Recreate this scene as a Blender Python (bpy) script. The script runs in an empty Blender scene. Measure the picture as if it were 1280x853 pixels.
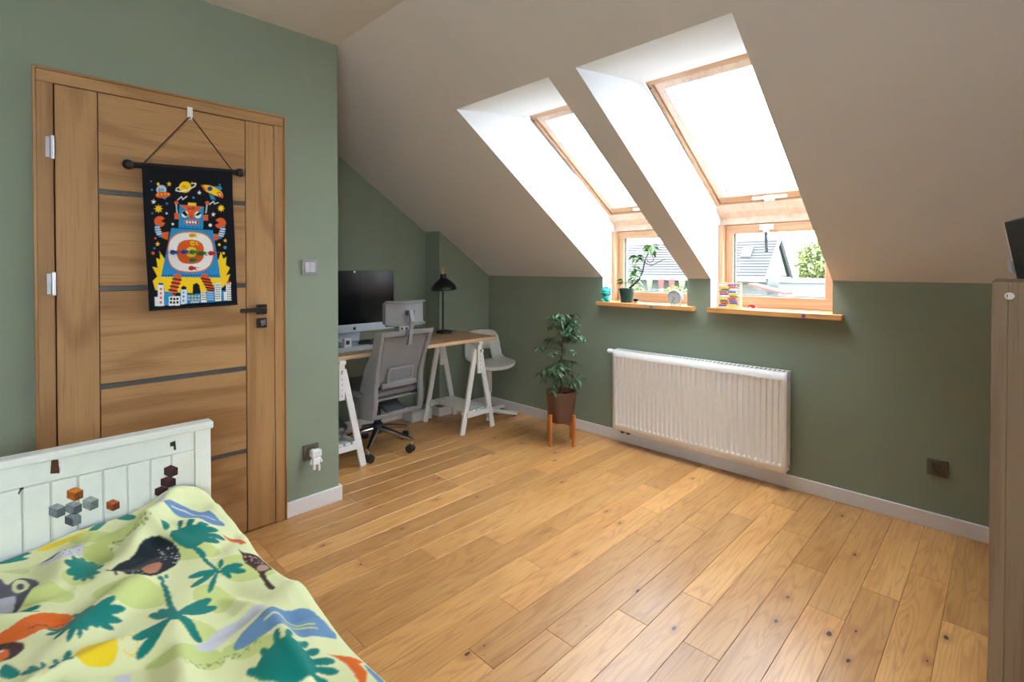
import bpy, bmesh, math, random
import numpy as np
from mathutils import Vector, Matrix
random.seed(7)
C = bpy.context.scene.collection
scene = bpy.context.scene
PI = math.pi

# ------------------------------------------------------------------ camera
cam = bpy.data.cameras.new('camera')
cam.sensor_width = 36.0
cam.lens = 628.53 * 36.0 / 1280.0
cam.shift_y = -(426.5 - 342.70) / 1280.0
cam.clip_start = 0.02
cam.clip_end = 400
camo = bpy.data.objects.new('camera', cam)
C.objects.link(camo)
camo.location = (0, 0, 1.3174)
camo.rotation_euler = (PI / 2 - 0.012, 0, math.radians(44.69))
scene.camera = camo

# ------------------------------------------------------------------ sky, exposure
SKY = 12.0
w = bpy.data.worlds.new('sky'); scene.world = w; w.use_nodes = True
nt = w.node_tree
bg = nt.nodes['Background']
tcw = nt.nodes.new('ShaderNodeTexCoord'); nz = nt.nodes.new('ShaderNodeTexNoise'); rampw = nt.nodes.new('ShaderNodeValToRGB')
nz.inputs['Scale'].default_value = 2.2; nz.inputs['Detail'].default_value = 4
nt.links.new(tcw.outputs['Generated'], nz.inputs['Vector'])
rampw.color_ramp.elements[0].position = 0.3; rampw.color_ramp.elements[0].color = (0.68, 0.85, 1.0, 1)
rampw.color_ramp.elements[1].position = 0.7; rampw.color_ramp.elements[1].color = (0.80, 0.91, 1.0, 1)
nt.links.new(nz.outputs['Fac'], rampw.inputs['Fac']); nt.links.new(rampw.outputs['Color'], bg.inputs['Color'])
bg.inputs['Strength'].default_value = SKY
sun = bpy.data.lights.new('sun', 'SUN'); sun.energy = 6.0; sun.angle = math.radians(2); sun.color = (1.0, 0.93, 0.82)
suno = bpy.data.objects.new('sun', sun); C.objects.link(suno)
SUN_DIR = Vector((0.80, -0.18, -0.62)).normalized()     # where the light travels: nearly along the roof, from the left
suno.rotation_euler = SUN_DIR.to_track_quat('-Z', 'Y').to_euler()
vs = scene.view_settings
scene.display_settings.display_device = 'sRGB'
vs.view_transform = 'Standard'; vs.look = 'None'; vs.gamma = 1.0; vs.use_curve_mapping = False
vs.exposure = 0.85
scene.cycles.diffuse_bounces = 8
scene.cycles.max_bounces = 14
scene.cycles.transparent_max_bounces = 12

# ------------------------------------------------------------------ mesh helpers
class MB:
    def __init__(s): s.v = []; s.f = []
    def add(s, vs_, fs, m=None):
        o = len(s.v)
        for p in vs_:
            p = Vector(p)
            s.v.append(m @ p if m else p)
        for f in fs: s.f.append(tuple(i + o for i in f))
        return s
    def box(s, c, d, rot=None):
        x, y, z = d[0] / 2, d[1] / 2, d[2] / 2
        vs_ = [(-x, -y, -z), (x, -y, -z), (x, y, -z), (-x, y, -z), (-x, -y, z), (x, -y, z), (x, y, z), (-x, y, z)]
        m = Matrix.Translation(c) @ (rot.to_4x4() if rot else Matrix.Identity(4))
        return s.add(vs_, [(0, 3, 2, 1), (4, 5, 6, 7), (0, 1, 5, 4), (1, 2, 6, 5), (2, 3, 7, 6), (3, 0, 4, 7)], m)
    def lim(s, x0, x1, y0, y1, z0, z1):
        return s.box(((x0 + x1) / 2, (y0 + y1) / 2, (z0 + z1) / 2), (abs(x1 - x0), abs(y1 - y0), abs(z1 - z0)))
    def bar(s, a, b, wd, th, up=(0, 0, 1)):
        a, b = Vector(a), Vector(b); d = b - a; L = d.length; zx = d.normalized()
        u = Vector(up); sx = u.cross(zx)
        if sx.length < 1e-4: sx = Vector((1, 0, 0)).cross(zx)
        sx.normalize(); sy = zx.cross(sx)
        return s.box((a + b) / 2, (wd, th, L), Matrix((sx, sy, zx)).transposed())
    def tube(s, pts, r, n=10, caps=True, closed=False):
        pts = [Vector(p) for p in pts]; k = len(pts)
        rs = r if isinstance(r, (list, tuple)) else [r] * k
        o = len(s.v); ref = None
        for i, p in enumerate(pts):
            if closed: t = pts[(i + 1) % k] - pts[i - 1]
            else: t = pts[min(i + 1, k - 1)] - pts[max(i - 1, 0)]
            t.normalize()
            if ref is None:
                ref = Vector((0, 0, 1)) if abs(t.z) < .9 else Vector((1, 0, 0))
            a = (ref - t * ref.dot(t)); a.normalize(); ref = a; b = t.cross(a)
            for j in range(n):
                an = 2 * PI * j / n
                s.v.append(p + (a * math.cos(an) + b * math.sin(an)) * rs[i])
        for i in range(k if closed else k - 1):
            i2 = (i + 1) % k
            for j in range(n):
                j2 = (j + 1) % n
                s.f.append((o + i * n + j, o + i * n + j2, o + i2 * n + j2, o + i2 * n + j))
        if caps and not closed:
            s.f.append(tuple(o + j for j in range(n))[::-1]); s.f.append(tuple(o + (k - 1) * n + j for j in range(n)))
        return s
    def lathe(s, prof, c=(0, 0, 0), n=24, m=None, caps=True):
        o = len(s.v); c = Vector(c)
        for r, z in prof:
            for j in range(n):
                an = 2 * PI * j / n
                p = Vector((r * math.cos(an), r * math.sin(an), z))
                s.v.append(c + (m @ p if m else p))
        for i in range(len(prof) - 1):
            for j in range(n):
                j2 = (j + 1) % n
                s.f.append((o + i * n + j, o + i * n + j2, o + (i + 1) * n + j2, o + (i + 1) * n + j))
        if caps and prof[0][0] > 1e-5: s.f.append(tuple(o + j for j in range(n))[::-1])
        if caps and prof[-1][0] > 1e-5: s.f.append(tuple(o + (len(prof) - 1) * n + j for j in range(n)))
        return s
    def cyl(s, a, b, r0, r1=None, n=16):
        return s.tube([a, b], [r0, r0 if r1 is None else r1], n)
    def ball(s, c, r, n=12, m=8, sc=(1, 1, 1)):
        prof = [(max(1e-4, math.sin(PI * i / m)), -math.cos(PI * i / m)) for i in range(m + 1)]
        M = Matrix.Diagonal((r * sc[0], r * sc[1], r * sc[2]))
        return s.lathe(prof, c, n, M)
    def prism(s, poly, f):
        """poly: list of 2D points; f(u, v, side) -> 3D for side 0 / 1"""
        n = len(poly); o = len(s.v)
        for side in (0, 1):
            for u, v in poly: s.v.append(Vector(f(u, v, side)))
        s.f.append(tuple(o + i for i in range(n))[::-1]); s.f.append(tuple(o + n + i for i in range(n)))
        for i in range(n):
            j = (i + 1) % n; s.f.append((o + i, o + j, o + n + j, o + n + i))
        return s
    def quad(s, *p): return s.add(p, [tuple(range(len(p)))])
    def mesh(s, name, mat, smooth=False):
        me = bpy.data.meshes.new(name)
        me.from_pydata([tuple(p) for p in s.v], [], s.f)
        bm = bmesh.new(); bm.from_mesh(me)
        bmesh.ops.remove_doubles(bm, verts=bm.verts, dist=1e-6)
        bmesh.ops.recalc_face_normals(bm, faces=bm.faces); bm.to_mesh(me); bm.free()
        if mat: me.materials.append(mat)
        if smooth:
            me.polygons.foreach_set('use_smooth', [True] * len(me.polygons))
            try: me.set_sharp_from_angle(angle=math.radians(38))
            except Exception: pass
        return me
    def build(s, name, mat, parent=None, smooth=False, bevel=0, seg=2, sub=0, kind=None):
        o = bpy.data.objects.new(name, s.mesh(name, mat, smooth)); C.objects.link(o)
        if parent: o.parent = parent
        if bevel:
            b = o.modifiers.new('edge', 'BEVEL'); b.width = bevel; b.segments = seg; b.limit_method = 'ANGLE'; b.angle_limit = math.radians(40)
        if sub:
            b = o.modifiers.new('round', 'SUBSURF'); b.levels = sub; b.render_levels = sub
        if kind: o['kind'] = kind
        return o

def tag(o, label=None, cat=None, group=None, kind=None):
    if label: o['label'] = label
    if cat: o['category'] = cat
    if group: o['group'] = group
    if kind: o['kind'] = kind
    return o
def empty(name, loc=(0, 0, 0), rz=0.0):
    o = bpy.data.objects.new(name, None); C.objects.link(o); o.location = loc; o.rotation_euler = (0, 0, rz); o.empty_display_size = .1
    return o
def thing(name, label, cat, loc=(0, 0, 0), rz=0.0, group=None):
    return tag(empty(name, loc, rz), label, cat, group)
def struct(name, loc=(0, 0, 0), label=None):
    o = empty(name, loc); o['kind'] = 'structure'
    if label: o['label'] = label
    return o
def copy_tree(o, parent=None):
    c = o.copy(); C.objects.link(c)
    if parent: c.parent = parent
    for ch in o.children: copy_tree(ch, c)
    return c
def piece(name, me, parent, loc=(0, 0, 0), rot=(0, 0, 0)):
    o = bpy.data.objects.new(name, me); C.objects.link(o); o.parent = parent; o.location = loc; o.rotation_euler = rot
    return o

# ------------------------------------------------------------------ materials
def lin(r, g, b):
    f = lambda c: ((c / 255) / 12.92) if c / 255 <= .04045 else (((c / 255) + .055) / 1.055) ** 2.4
    return (f(r), f(g), f(b), 1)
def newmat(name):
    m = bpy.data.materials.new(name); m.use_nodes = True
    return m, m.node_tree, m.node_tree.nodes['Principled BSDF']
def mat(name, rgb, rough=.5, metal=0.0, var=.06, scale=30, bump=0.0, coat=0.0, spec=.5):
    """flat colour with slight procedural variation and optional fine relief"""
    m, t, p = newmat(name)
    tc = t.nodes.new('ShaderNodeTexCoord'); n = t.nodes.new('ShaderNodeTexNoise'); n.inputs['Scale'].default_value = scale; n.inputs['Detail'].default_value = 3
    r = t.nodes.new('ShaderNodeValToRGB'); c = lin(*rgb)
    r.color_ramp.elements[0].position = .3; r.color_ramp.elements[1].position = .7
    r.color_ramp.elements[0].color = tuple(x * (1 - var) for x in c[:3]) + (1,); r.color_ramp.elements[1].color = tuple(min(1, x * (1 + var)) for x in c[:3]) + (1,)
    t.links.new(tc.outputs['Object'], n.inputs['Vector']); t.links.new(n.outputs['Fac'], r.inputs['Fac']); t.links.new(r.outputs['Color'], p.inputs['Base Color'])
    p.inputs['Roughness'].default_value = rough; p.inputs['Metallic'].default_value = metal; p.inputs['Coat Weight'].default_value = coat
    p.inputs['Specular IOR Level'].default_value = spec
    if bump:
        b = t.nodes.new('ShaderNodeBump'); b.inputs['Strength'].default_value = bump; b.inputs['Distance'].default_value = .002
        n2 = t.nodes.new('ShaderNodeTexNoise'); n2.inputs['Scale'].default_value = scale * 8; n2.inputs['Detail'].default_value = 4
        t.links.new(tc.outputs['Object'], n2.inputs['Vector']); t.links.new(n2.outputs['Fac'], b.inputs['Height']); t.links.new(b.outputs['Normal'], p.inputs['Normal'])
    return m
def wood(name, dark, light, axis='Y', ring=26, wide=7.0, along=.8, rough=.45, knots=0.0, tone=.22, line=.45, bump=.15, coat=0.0):
    """oak-like timber: cathedral figure, pore streaks, knots, a tone of its own per board"""
    m, t, p = newmat(name); N = t.nodes.new; L = t.links.new
    tc = N('ShaderNodeTexCoord'); oi = N('ShaderNodeObjectInfo')
    off = N('ShaderNodeVectorMath'); off.operation = 'SCALE'; off.inputs[0].default_value = (37.1, 53.7, 71.3); L(oi.outputs['Random'], off.inputs['Scale'])
    add = N('ShaderNodeVectorMath'); L(tc.outputs['Object'], add.inputs[0])
    L(off.outputs[0], add.inputs[1])
    def stretched(a, b):
        s = N('ShaderNodeVectorMath'); s.operation = 'MULTIPLY'
        s.inputs[1].default_value = {'X': (b, a, a), 'Y': (a, b, a), 'Z': (a, a, b)}[axis]
        L(add.outputs[0], s.inputs[0]); return s.outputs[0]
    def noise(vec, sc=1.0, det=2.0, dist=0.0):
        n = N('ShaderNodeTexNoise'); n.inputs['Scale'].default_value = sc; n.inputs['Detail'].default_value = det; n.inputs['Distortion'].default_value = dist
        L(vec, n.inputs['Vector']); return n.outputs['Fac']
    def math_(op, a, b=None):
        n = N('ShaderNodeMath'); n.operation = op
        for i, x in enumerate((a, b)):
            if x is None: continue
            if isinstance(x, (int, float)): n.inputs[i].default_value = x
            else: L(x, n.inputs[i])
        return n.outputs[0]
    def ramp(fac, *stops):
        r = N('ShaderNodeValToRGB'); e = r.color_ramp.elements
        while len(e) < len(stops): e.new(.5)
        for q, (ps, col) in zip(e, stops): q.position = ps; q.color = col
        L(fac, r.inputs['Fac']); return r.outputs['Color']
    def mix(fac, a, b, mode='MIX'):
        n = N('ShaderNodeMix'); n.data_type = 'RGBA'; n.blend_type = mode
        if isinstance(fac, (int, float)): n.inputs[0].default_value = fac
        else: L(fac, n.inputs[0])
        for i, x in ((6, a), (7, b)):
            if isinstance(x, tuple): n.inputs[i].default_value = x
            else: L(x, n.inputs[i])
        return n.outputs[2]
    figure = noise(stretched(wide, along), 1, 1.5, .35)
    rings = math_('SINE', math_('MULTIPLY', figure, ring * 2 * PI / 4))
    rings = math_('MULTIPLY_ADD', rings, .5); 
    t.nodes[-1].inputs[2].default_value = .5
    pores = noise(stretched(150, 4.5), 1, 3)
    cloud = noise(stretched(9, 1.6), 1, 2)
    col = mix(cloud, lin(*dark), lin(*light))
    W = (1, 1, 1, 1); B = lambda x: (x, x, x, 1)
    lines = ramp(rings, (0.0, (1 - line, 1 - line * 1.3, 1 - line * 1.6, 1)), (0.28, (1 - line * .25, 1 - line * .33, 1 - line * .4, 1)), (0.55, W))
    col = mix(.85, col, lines, 'MULTIPLY')
    pr = ramp(pores, (.30, (.66, .58, .50, 1)), (.46, W))
    col = mix(.55, col, pr, 'MULTIPLY')
    tn = ramp(oi.outputs['Random'], (0.0, (1 - tone, 1 - tone * 1.1, 1 - tone * 1.2, 1)), (.5, (1, 1, 1, 1)), (1.0, (1 + tone, 1 + tone * 1.1, 1 + tone * 1.2, 1)))
    col = mix(1.0, col, tn, 'MULTIPLY')
    if knots:
        v = N('ShaderNodeTexVoronoi'); v.inputs['Scale'].default_value = 1.0; v.feature = 'F1'
        if knots > .5: v.voronoi_dimensions = '2D'
        L(stretched(8.0, 4.2), v.inputs['Vector'])
        dist = math_('ADD', v.outputs['Distance'], math_('MULTIPLY_ADD', noise(stretched(60, 30), 1, 2), .10))
        t.nodes[-2].inputs[2].default_value = -.05 if t.nodes[-2].type == 'MATH' and t.nodes[-2].operation == 'MULTIPLY_ADD' else 0
        sep = N('ShaderNodeSeparateColor'); L(v.outputs['Color'], sep.inputs[0])
        lim = math_('MULTIPLY', math_('LESS_THAN', sep.outputs[0], .24 * knots), math_('ADD', math_('MULTIPLY', sep.outputs[1], .040), .016))
        inner = math_('LESS_THAN', dist, lim)
        halo_f = N('ShaderNodeMapRange'); L(dist, halo_f.inputs[0]); halo_f.inputs[1].default_value = .04; halo_f.inputs[2].default_value = .22; halo_f.inputs[3].default_value = .5; halo_f.inputs[4].default_value = 0
        halo = math_('MULTIPLY', halo_f.outputs[0], math_('LESS_THAN', sep.outputs[0], .24 * knots))
        col = mix(halo, col, lin(150, 92, 48)); col = mix(inner, col, lin(62, 38, 26))
    L(col, p.inputs['Base Color'])
    rr = N('ShaderNodeMapRange'); L(pores, rr.inputs[0]); rr.inputs[3].default_value = rough + .10; rr.inputs[4].default_value = rough - .06; L(rr.outputs[0], p.inputs['Roughness'])
    p.inputs['Coat Weight'].default_value = coat; p.inputs['Coat Roughness'].default_value = .3
    b = N('ShaderNodeBump'); b.inputs['Strength'].default_value = bump; b.inputs['Distance'].default_value = .0015
    L(math_('ADD', pores, math_('MULTIPLY', rings, .3)), b.inputs['Height']); L(b.outputs['Normal'], p.inputs['Normal'])
    return m
def glassmat(name, tint=(1, 1, 1), refl=.07):
    m, t, p = newmat(name)
    t.nodes.remove(p); N = t.nodes.new
    tr = N('ShaderNodeBsdfTransparent'); tr.inputs[0].default_value = tint + (1,)
    gl = N('ShaderNodeBsdfGlossy'); gl.inputs['Roughness'].default_value = .02
    mx = N('ShaderNodeMixShader'); lw = N('ShaderNodeLayerWeight'); lw.inputs[0].default_value = .5
    pw = N('ShaderNodeMath'); pw.operation = 'POWER'; pw.inputs[1].default_value = 5.0; ma = N('ShaderNodeMath'); ma.operation = 'MULTIPLY_ADD'; ma.inputs[1].default_value = .5; ma.inputs[2].default_value = .02
    t.links.new(lw.outputs['Facing'], pw.inputs[0]); t.links.new(pw.outputs[0], ma.inputs[0]); t.links.new(ma.outputs[0], mx.inputs[0]); t.links.new(tr.outputs[0], mx.inputs[1]); t.links.new(gl.outputs[0], mx.inputs[2])
    t.links.new(mx.outputs[0], t.nodes['Material Output'].inputs[0])
    return m
def printmat(name, rough=.8, weave=900, bump=.12, sheen=0.0):
    """flat print on cloth: colours come from the mesh's colour attribute"""
    m, t, p = newmat(name); a = t.nodes.new('ShaderNodeVertexColor'); a.layer_name = 'print'
    t.links.new(a.outputs['Color'], p.inputs['Base Color']); p.inputs['Roughness'].default_value = rough; p.inputs['Specular IOR Level'].default_value = .2
    p.inputs['Sheen Weight'].default_value = sheen
    tc = t.nodes.new('ShaderNodeTexCoord'); n = t.nodes.new('ShaderNodeTexNoise'); n.inputs['Scale'].default_value = weave
    b = t.nodes.new('ShaderNodeBump'); b.inputs['Strength'].default_value = bump; b.inputs['Distance'].default_value = .001
    t.links.new(tc.outputs['Object'], n.inputs['Vector']); t.links.new(n.outputs['Fac'], b.inputs['Height']); t.links.new(b.outputs['Normal'], p.inputs['Normal'])
    return m

M = {}
M['green'] = mat('sage_paint', (134, 145, 126), .75, bump=.05, var=.025, scale=3)
M['ceil'] = mat('white_ceiling_paint', (212, 208, 204), .85, bump=.05, var=.015, scale=2)
M['reveal'] = mat('white_reveal_paint', (222, 224, 228), .8, bump=.04, var=.01, scale=3)
M['white'] = mat('white_lacquer', (232, 232, 230), .35, var=.015)
M['base'] = mat('white_skirting', (228, 225, 226), .35, var=.015)
M['rad'] = mat('radiator_enamel', (235, 231, 226), .35, var=.01)
M['bedwhite'] = mat('bed_white_paint', (238, 241, 235), .45, var=.02)
M['plank'] = wood('oak_floor', (188, 126, 66), (228, 176, 112), 'Y', ring=40, wide=15, along=1.3, rough=.32, knots=.8, tone=.20, line=.17, bump=.12, coat=.25)
M['under'] = mat('floor_joint', (70, 45, 25), .8)
M['doorv'] = wood('oak_veneer_upright', (158, 118, 74), (186, 144, 96), 'Z', ring=14, wide=6, along=.8, rough=.5, knots=.2, tone=.06, line=.26)
M['doorh'] = wood('oak_veneer_across', (158, 118, 74), (186, 144, 96), 'Y', ring=14, wide=6, along=.8, rough=.5, knots=.2, tone=.06, line=.26)
M['pinex'] = wood('pine_across', (190, 148, 114), (212, 172, 138), 'X', ring=14, wide=14, along=.7, rough=.4, tone=.04, line=.15)
M['piney'] = wood('pine_lengthwise', (190, 148, 114), (212, 172, 138), 'Y', ring=14, wide=14, along=.7, rough=.4, tone=.04, line=.15)
M['pinez'] = wood('pine_upright', (190, 148, 114), (212, 172, 138), 'Z', ring=14, wide=14, along=.7, rough=.4, tone=.04, line=.15)
M['litpine'] = wood('lit_pine', (214, 186, 164), (230, 206, 186), 'Y', ring=14, wide=14, along=.7, rough=.4, tone=.03, line=.10)  # pine with the bright glare on sash and transom put into its colour
M['sill'] = wood('sill_board', (206, 140, 78), (228, 170, 104), 'X', ring=16, wide=10, along=.7, rough=.35, tone=.05, line=.2)
M['desk'] = wood('desk_oak', (176, 138, 104), (198, 164, 130), 'Y', ring=20, wide=9, along=.9, rough=.5, tone=.04, line=.2)
M['cab'] = wood('cabinet_oak', (134, 112, 88), (152, 130, 104), 'Z', ring=16, wide=10, along=.5, rough=.5, tone=.06, line=.18)
M['stand'] = wood('stand_beech', (196, 116, 58), (218, 142, 80), 'Z', ring=14, wide=14, along=.8, rough=.4, tone=.05, line=.15)
M['black'] = mat('black_plastic', (22, 22, 24), .4, var=.05)
M['blackcloth'] = mat('black_cloth', (16, 16, 22), .85, var=.1)
M['darkmetal'] = mat('dark_metal', (70, 66, 64), .35, .7)
M['inlay'] = mat('grey_inlay', (92, 92, 92), .4, .3)
M['steel'] = mat('brushed_steel', (200, 200, 205), .3, .9)
M['chrome'] = mat('polished_metal', (180, 180, 185), .12, 1.0)
M['alu'] = mat('silver_aluminium', (200, 206, 214), .35, .4)
M['screen'] = mat('dark_screen', (6, 8, 12), .16, var=.02, spec=.35)
M['chair'] = mat('grey_chair_plastic', (128, 128, 130), .5, var=.03)
M['mesh'] = mat('grey_mesh_fabric', (120, 118, 118), .85, var=.08, scale=200, bump=.3)
M['dgrey'] = mat('dark_grey_plastic', (60, 60, 64), .5)
M['switch'] = mat('grey_switch_frame', (150, 150, 156), .4, .2)
M['rocker'] = mat('light_rocker', (186, 186, 194), .35)
M['socket'] = mat('brown_grey_socket', (98, 88, 80), .45)
M['rubber'] = mat('black_rubber', (24, 27, 32), .5)
M['glass'] = glassmat('window_glass')
M['gasket'] = mat('grey_gasket', (120, 124, 130), .5)
M['soil'] = mat('potting_soil', (42, 30, 24), .95, var=.3, scale=120, bump=.5)
M['brownpot'] = mat('brown_pot', (104, 72, 58), .5)
M['greenpot'] = mat('dark_green_pot', (28, 68, 62), .45)
M['bark'] = mat('bark', (96, 78, 60), .85, var=.2, scale=80)
M['barkd'] = mat('dark_bark', (52, 46, 40), .85, var=.2, scale=80)
M['leaf'] = mat('ficus_leaf', (70, 104, 68), .35, var=.4, scale=9)
M['leaf2'] = mat('light_leaf', (86, 128, 62), .4, var=.3, scale=20)
M['shell'] = mat('off_white_shell', (206, 208, 200), .45, var=.015)
M['teal'] = mat('turquoise_vinyl', (40, 178, 170), .5, var=.08, scale=60)
M['sheet'] = mat('lavender_sheet', (186, 190, 214), .85, bump=.1, scale=10)
for n_, c_ in dict(red=(200, 40, 40), yellow=(240, 200, 30), blue=(40, 80, 170), dgreen=(40, 130, 60), orange=(230, 110, 40), white2=(235, 235, 235), purple=(120, 90, 160)).items():
    M[n_] = mat(n_ + '_plastic', c_, .4)

# ------------------------------------------------------------------ room numbers (metres)
XD = -2.697      # door wall
YC = 1.328       # outer corner of door wall, start of slope
YW = 3.3046      # knee wall under the windows
XF, XF2, YST = -3.584, -3.7865, 2.709   # far wall of the nook (step)
HC, HK, SL = 2.57, 1.2442, .6706
XR, YB = 1.75, -2.6                     # unseen right and back walls
zs = lambda y: HK + (YW - y) * SL
WIN = [(-2.265, -1.573), (-1.410, -0.712)]
T = (1.836, zs(1.836)); W1 = (2.440, 2.318); W2 = (3.400, 1.716); LB = (3.47, 1.66)
ZSILL = 1.024; ZOPEN = 1.024

# ------------------------------------------------------------------ structure
# floor of oak planks, rows 128 mm wide, joints where the photograph has them
floor = struct('floor', label='oak plank floor with knots and warm honey tone')
MB().lim(XF2 - .1, XR + .1, YB - .1, YW + .1, -.12, -.0165).build('underlay', M['under'], floor)
ROW = .128; X0 = -0.296
phase = {-15: 1.364, -14: 1.11, -13: 1.371, -12: 1.657, -11: 1.95, -10: 1.65, -9: 1.38, -8: 1.12, -7: 1.38, -6: 1.656, -5: 1.93, -4: 1.675, -3: 2.48, -2: 2.2, -1: 2.477, 0: 2.75}
plank_cache = {}
def plank_mesh(wd, L):
    k = (round(wd, 3), round(L, 3))
    if k not in plank_cache:
        g = .0004; e = .0012; h = .0
        x, y = wd / 2 - g, L / 2 - g
        v = [(-x, -y, -.016), (x, -y, -.016), (x, y, -.016), (-x, y, -.016), (-x, -y, -e), (x, -y, -e), (x, y, -e), (-x, y, -e),
             (-x + e, -y + e, h), (x - e, -y + e, h), (x - e, y - e, h), (-x + e, y - e, h)]
        f = [(0, 3, 2, 1), (0, 1, 5, 4), (1, 2, 6, 5), (2, 3, 7, 6), (3, 0, 4, 7), (4, 5, 9, 8), (5, 6, 10, 9), (6, 7, 11, 10), (7, 4, 8, 11), (8, 9, 10, 11)]
        plank_cache[k] = MB().add(v, f).mesh('plank', M['plank'])
    return plank_cache[k]
rng = random.Random(3)
for r in range(-28, 17):
    xa, xb = max(X0 + ROW * r, XF2), min(X0 + ROW * (r + 1), XR)
    if xb - xa < .01: continue
    y0 = phase.get(r, rng.choice((1.11, 1.38, 1.65, 1.93)))
    ys_ = YC if xb < XD - .02 else YB
    a = y0 - 1.08 * math.ceil((y0 - ys_) / 1.08)
    while a < YW:
        lo, hi = max(a, ys_), min(a + 1.08, YW)
        if hi - lo > .02: piece('plank', plank_mesh(xb - xa, hi - lo), floor, ((xa + xb) / 2, (lo + hi) / 2, 0))
        a += 1.08

# door wall and the box it belongs to
wl = struct('wall_left', label='sage green wall with the door')
b = MB()
b.quad((XD, YB, 0), (XD, YC, 0), (XD, YC, HC), (XD, YB, HC))
b.quad((XD, YC, 0), (XF2, YC, 0), (XF2, YC, HC + .2), (XD, YC, HC + .2))
b.build('wall_surface', M['green'], wl)
wf = struct('wall_far', label='dark sage green end wall of the desk nook with a step')
b = MB()
def far(x, ya, yb): b.quad((x, ya, 0), (x, yb, 0), (x, yb, zs(yb)), (x, ya, zs(ya)))
far(XF2, YC, YST); far(XF, YST, YW)
b.quad((XF2, YST, 0), (XF, YST, 0), (XF, YST, zs(YST)), (XF2, YST, zs(YST)))
b.build('wall_surface', M['green'], wf)
wn = struct('wall_front', label='sage green knee wall under the two windows')
b = MB()
xs_ = [XF, WIN[0][0], WIN[0][1], WIN[1][0], WIN[1][1], XR]
for i in range(5):
    top = HK if i in (0, 2, 4) else ZOPEN
    b.quad((xs_[i], YW, 0), (xs_[i + 1], YW, 0), (xs_[i + 1], YW, top), (xs_[i], YW, top))
b.build('wall_surface', M['green'], wn)
wb = struct('wall_back'); MB().quad((XD, YB, 0), (XR, YB, 0), (XR, YB, HC), (XD, YB, HC)).build('wall_surface', M['ceil'], wb)
# right-hand wall outside the view, with an unseen window added for fill light
wr = struct('wall_right')
b = MB(); by0, by1, bz0, bz1 = -1.9, -.5, .95, 2.05
b.quad((XR, YB, 0), (XR, YW, 0), (XR, YW, bz0), (XR, YB, bz0)); b.quad((XR, YB, bz1), (XR, YW, bz1), (XR, YW, HC), (XR, YB, HC))
b.quad((XR, YB, bz0), (XR, by0, bz0), (XR, by0, bz1), (XR, YB, bz1)); b.quad((XR, by1, bz0), (XR, YW, bz0), (XR, YW, bz1), (XR, by1, bz1))
b.build('wall_surface', M['ceil'], wr)
w3 = struct('window_3')
for y in (by0, (by0 + by1) / 2, by1): MB().lim(XR, XR + .08, y - .04, y + .04, bz0, bz1).build('frame_post', M['white'], w3)
for z in (bz0, bz1): MB().lim(XR + .001, XR + .081, by0 - .04, by1 + .04, z - .04, z + .04).build('frame_rail', M['white'], w3)
MB().lim(XR + .04, XR + .045, by0, by1, bz0, bz1).build('pane', M['glass'], w3)

# ceiling: flat part, slope with the two openings, thickness outside
ce = struct('ceiling', label='white sloping attic ceiling')
b = MB()
b.quad((XF2, YB, HC), (XR, YB, HC), (XR, YC, zs(YC)), (XF2, YC, zs(YC)))
xs_[0] = XF2
P3 = lambda x, y: (x, y, zs(y))
for i in range(5):
    xa, xb = xs_[i], xs_[i + 1]
    if i in (0, 2, 4): b.quad(P3(xa, YC), P3(xb, YC), P3(xb, T[0]), P3(xa, T[0])); b.quad(P3(xa, T[0]), P3(xb, T[0]), P3(xb, YW), P3(xa, YW))
    else: b.quad(P3(xa, YC), P3(xb, YC), P3(xb, T[0]), P3(xa, T[0]))
b.build('ceiling_surface', M['ceil'], ce)
# outer roof skin so that no daylight enters between rooms
b = MB()
RO = lambda x, y, d=.28: (x, y + d * .5, zs(y) + d)
for i in range(5):
    xa, xb = xs_[i], xs_[i + 1]
    if i == 0: xa -= .3
    if i == 4: xb += .3
    if i in (0, 2, 4): b.quad((xa, YB - .3, HC + .3), (xb, YB - .3, HC + .3), RO(xb, 1.2), RO(xa, 1.2)); b.quad(RO(xa, 1.2), RO(xb, 1.2), RO(xb, 3.05), RO(xa, 3.05)); b.quad(RO(xa, 3.05), RO(xb, 3.05), (xb, 3.62, 1.3), (xa, 3.62, 1.3)); b.quad((xa, 3.62, 1.3), (xb, 3.62, 1.3), (xb, 3.62, -3), (xa, 3.62, -3))
    else: b.quad((xa, YB - .3, HC + .3), (xb, YB - .3, HC + .3), RO(xb, 1.2), RO(xa, 1.2)); b.quad(RO(xa, 1.2), RO(xb, 1.2), (xb, W1[0] + .06, W1[1] + .09), (xa, W1[0] + .06, W1[1] + .09)); b.quad((xa, 3.62, -3), (xb, 3.62, -3), (xb, 3.62, ZOPEN - .02), (xa, 3.62, ZOPEN - .02)); b.quad((xa, 3.56, ZOPEN - .01), (xb, 3.56, ZOPEN - .01), (xb, 3.62, ZOPEN - .02), (xa, 3.62, ZOPEN - .02))
b.build('roof_skin', M['dgrey'], ce)

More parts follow.
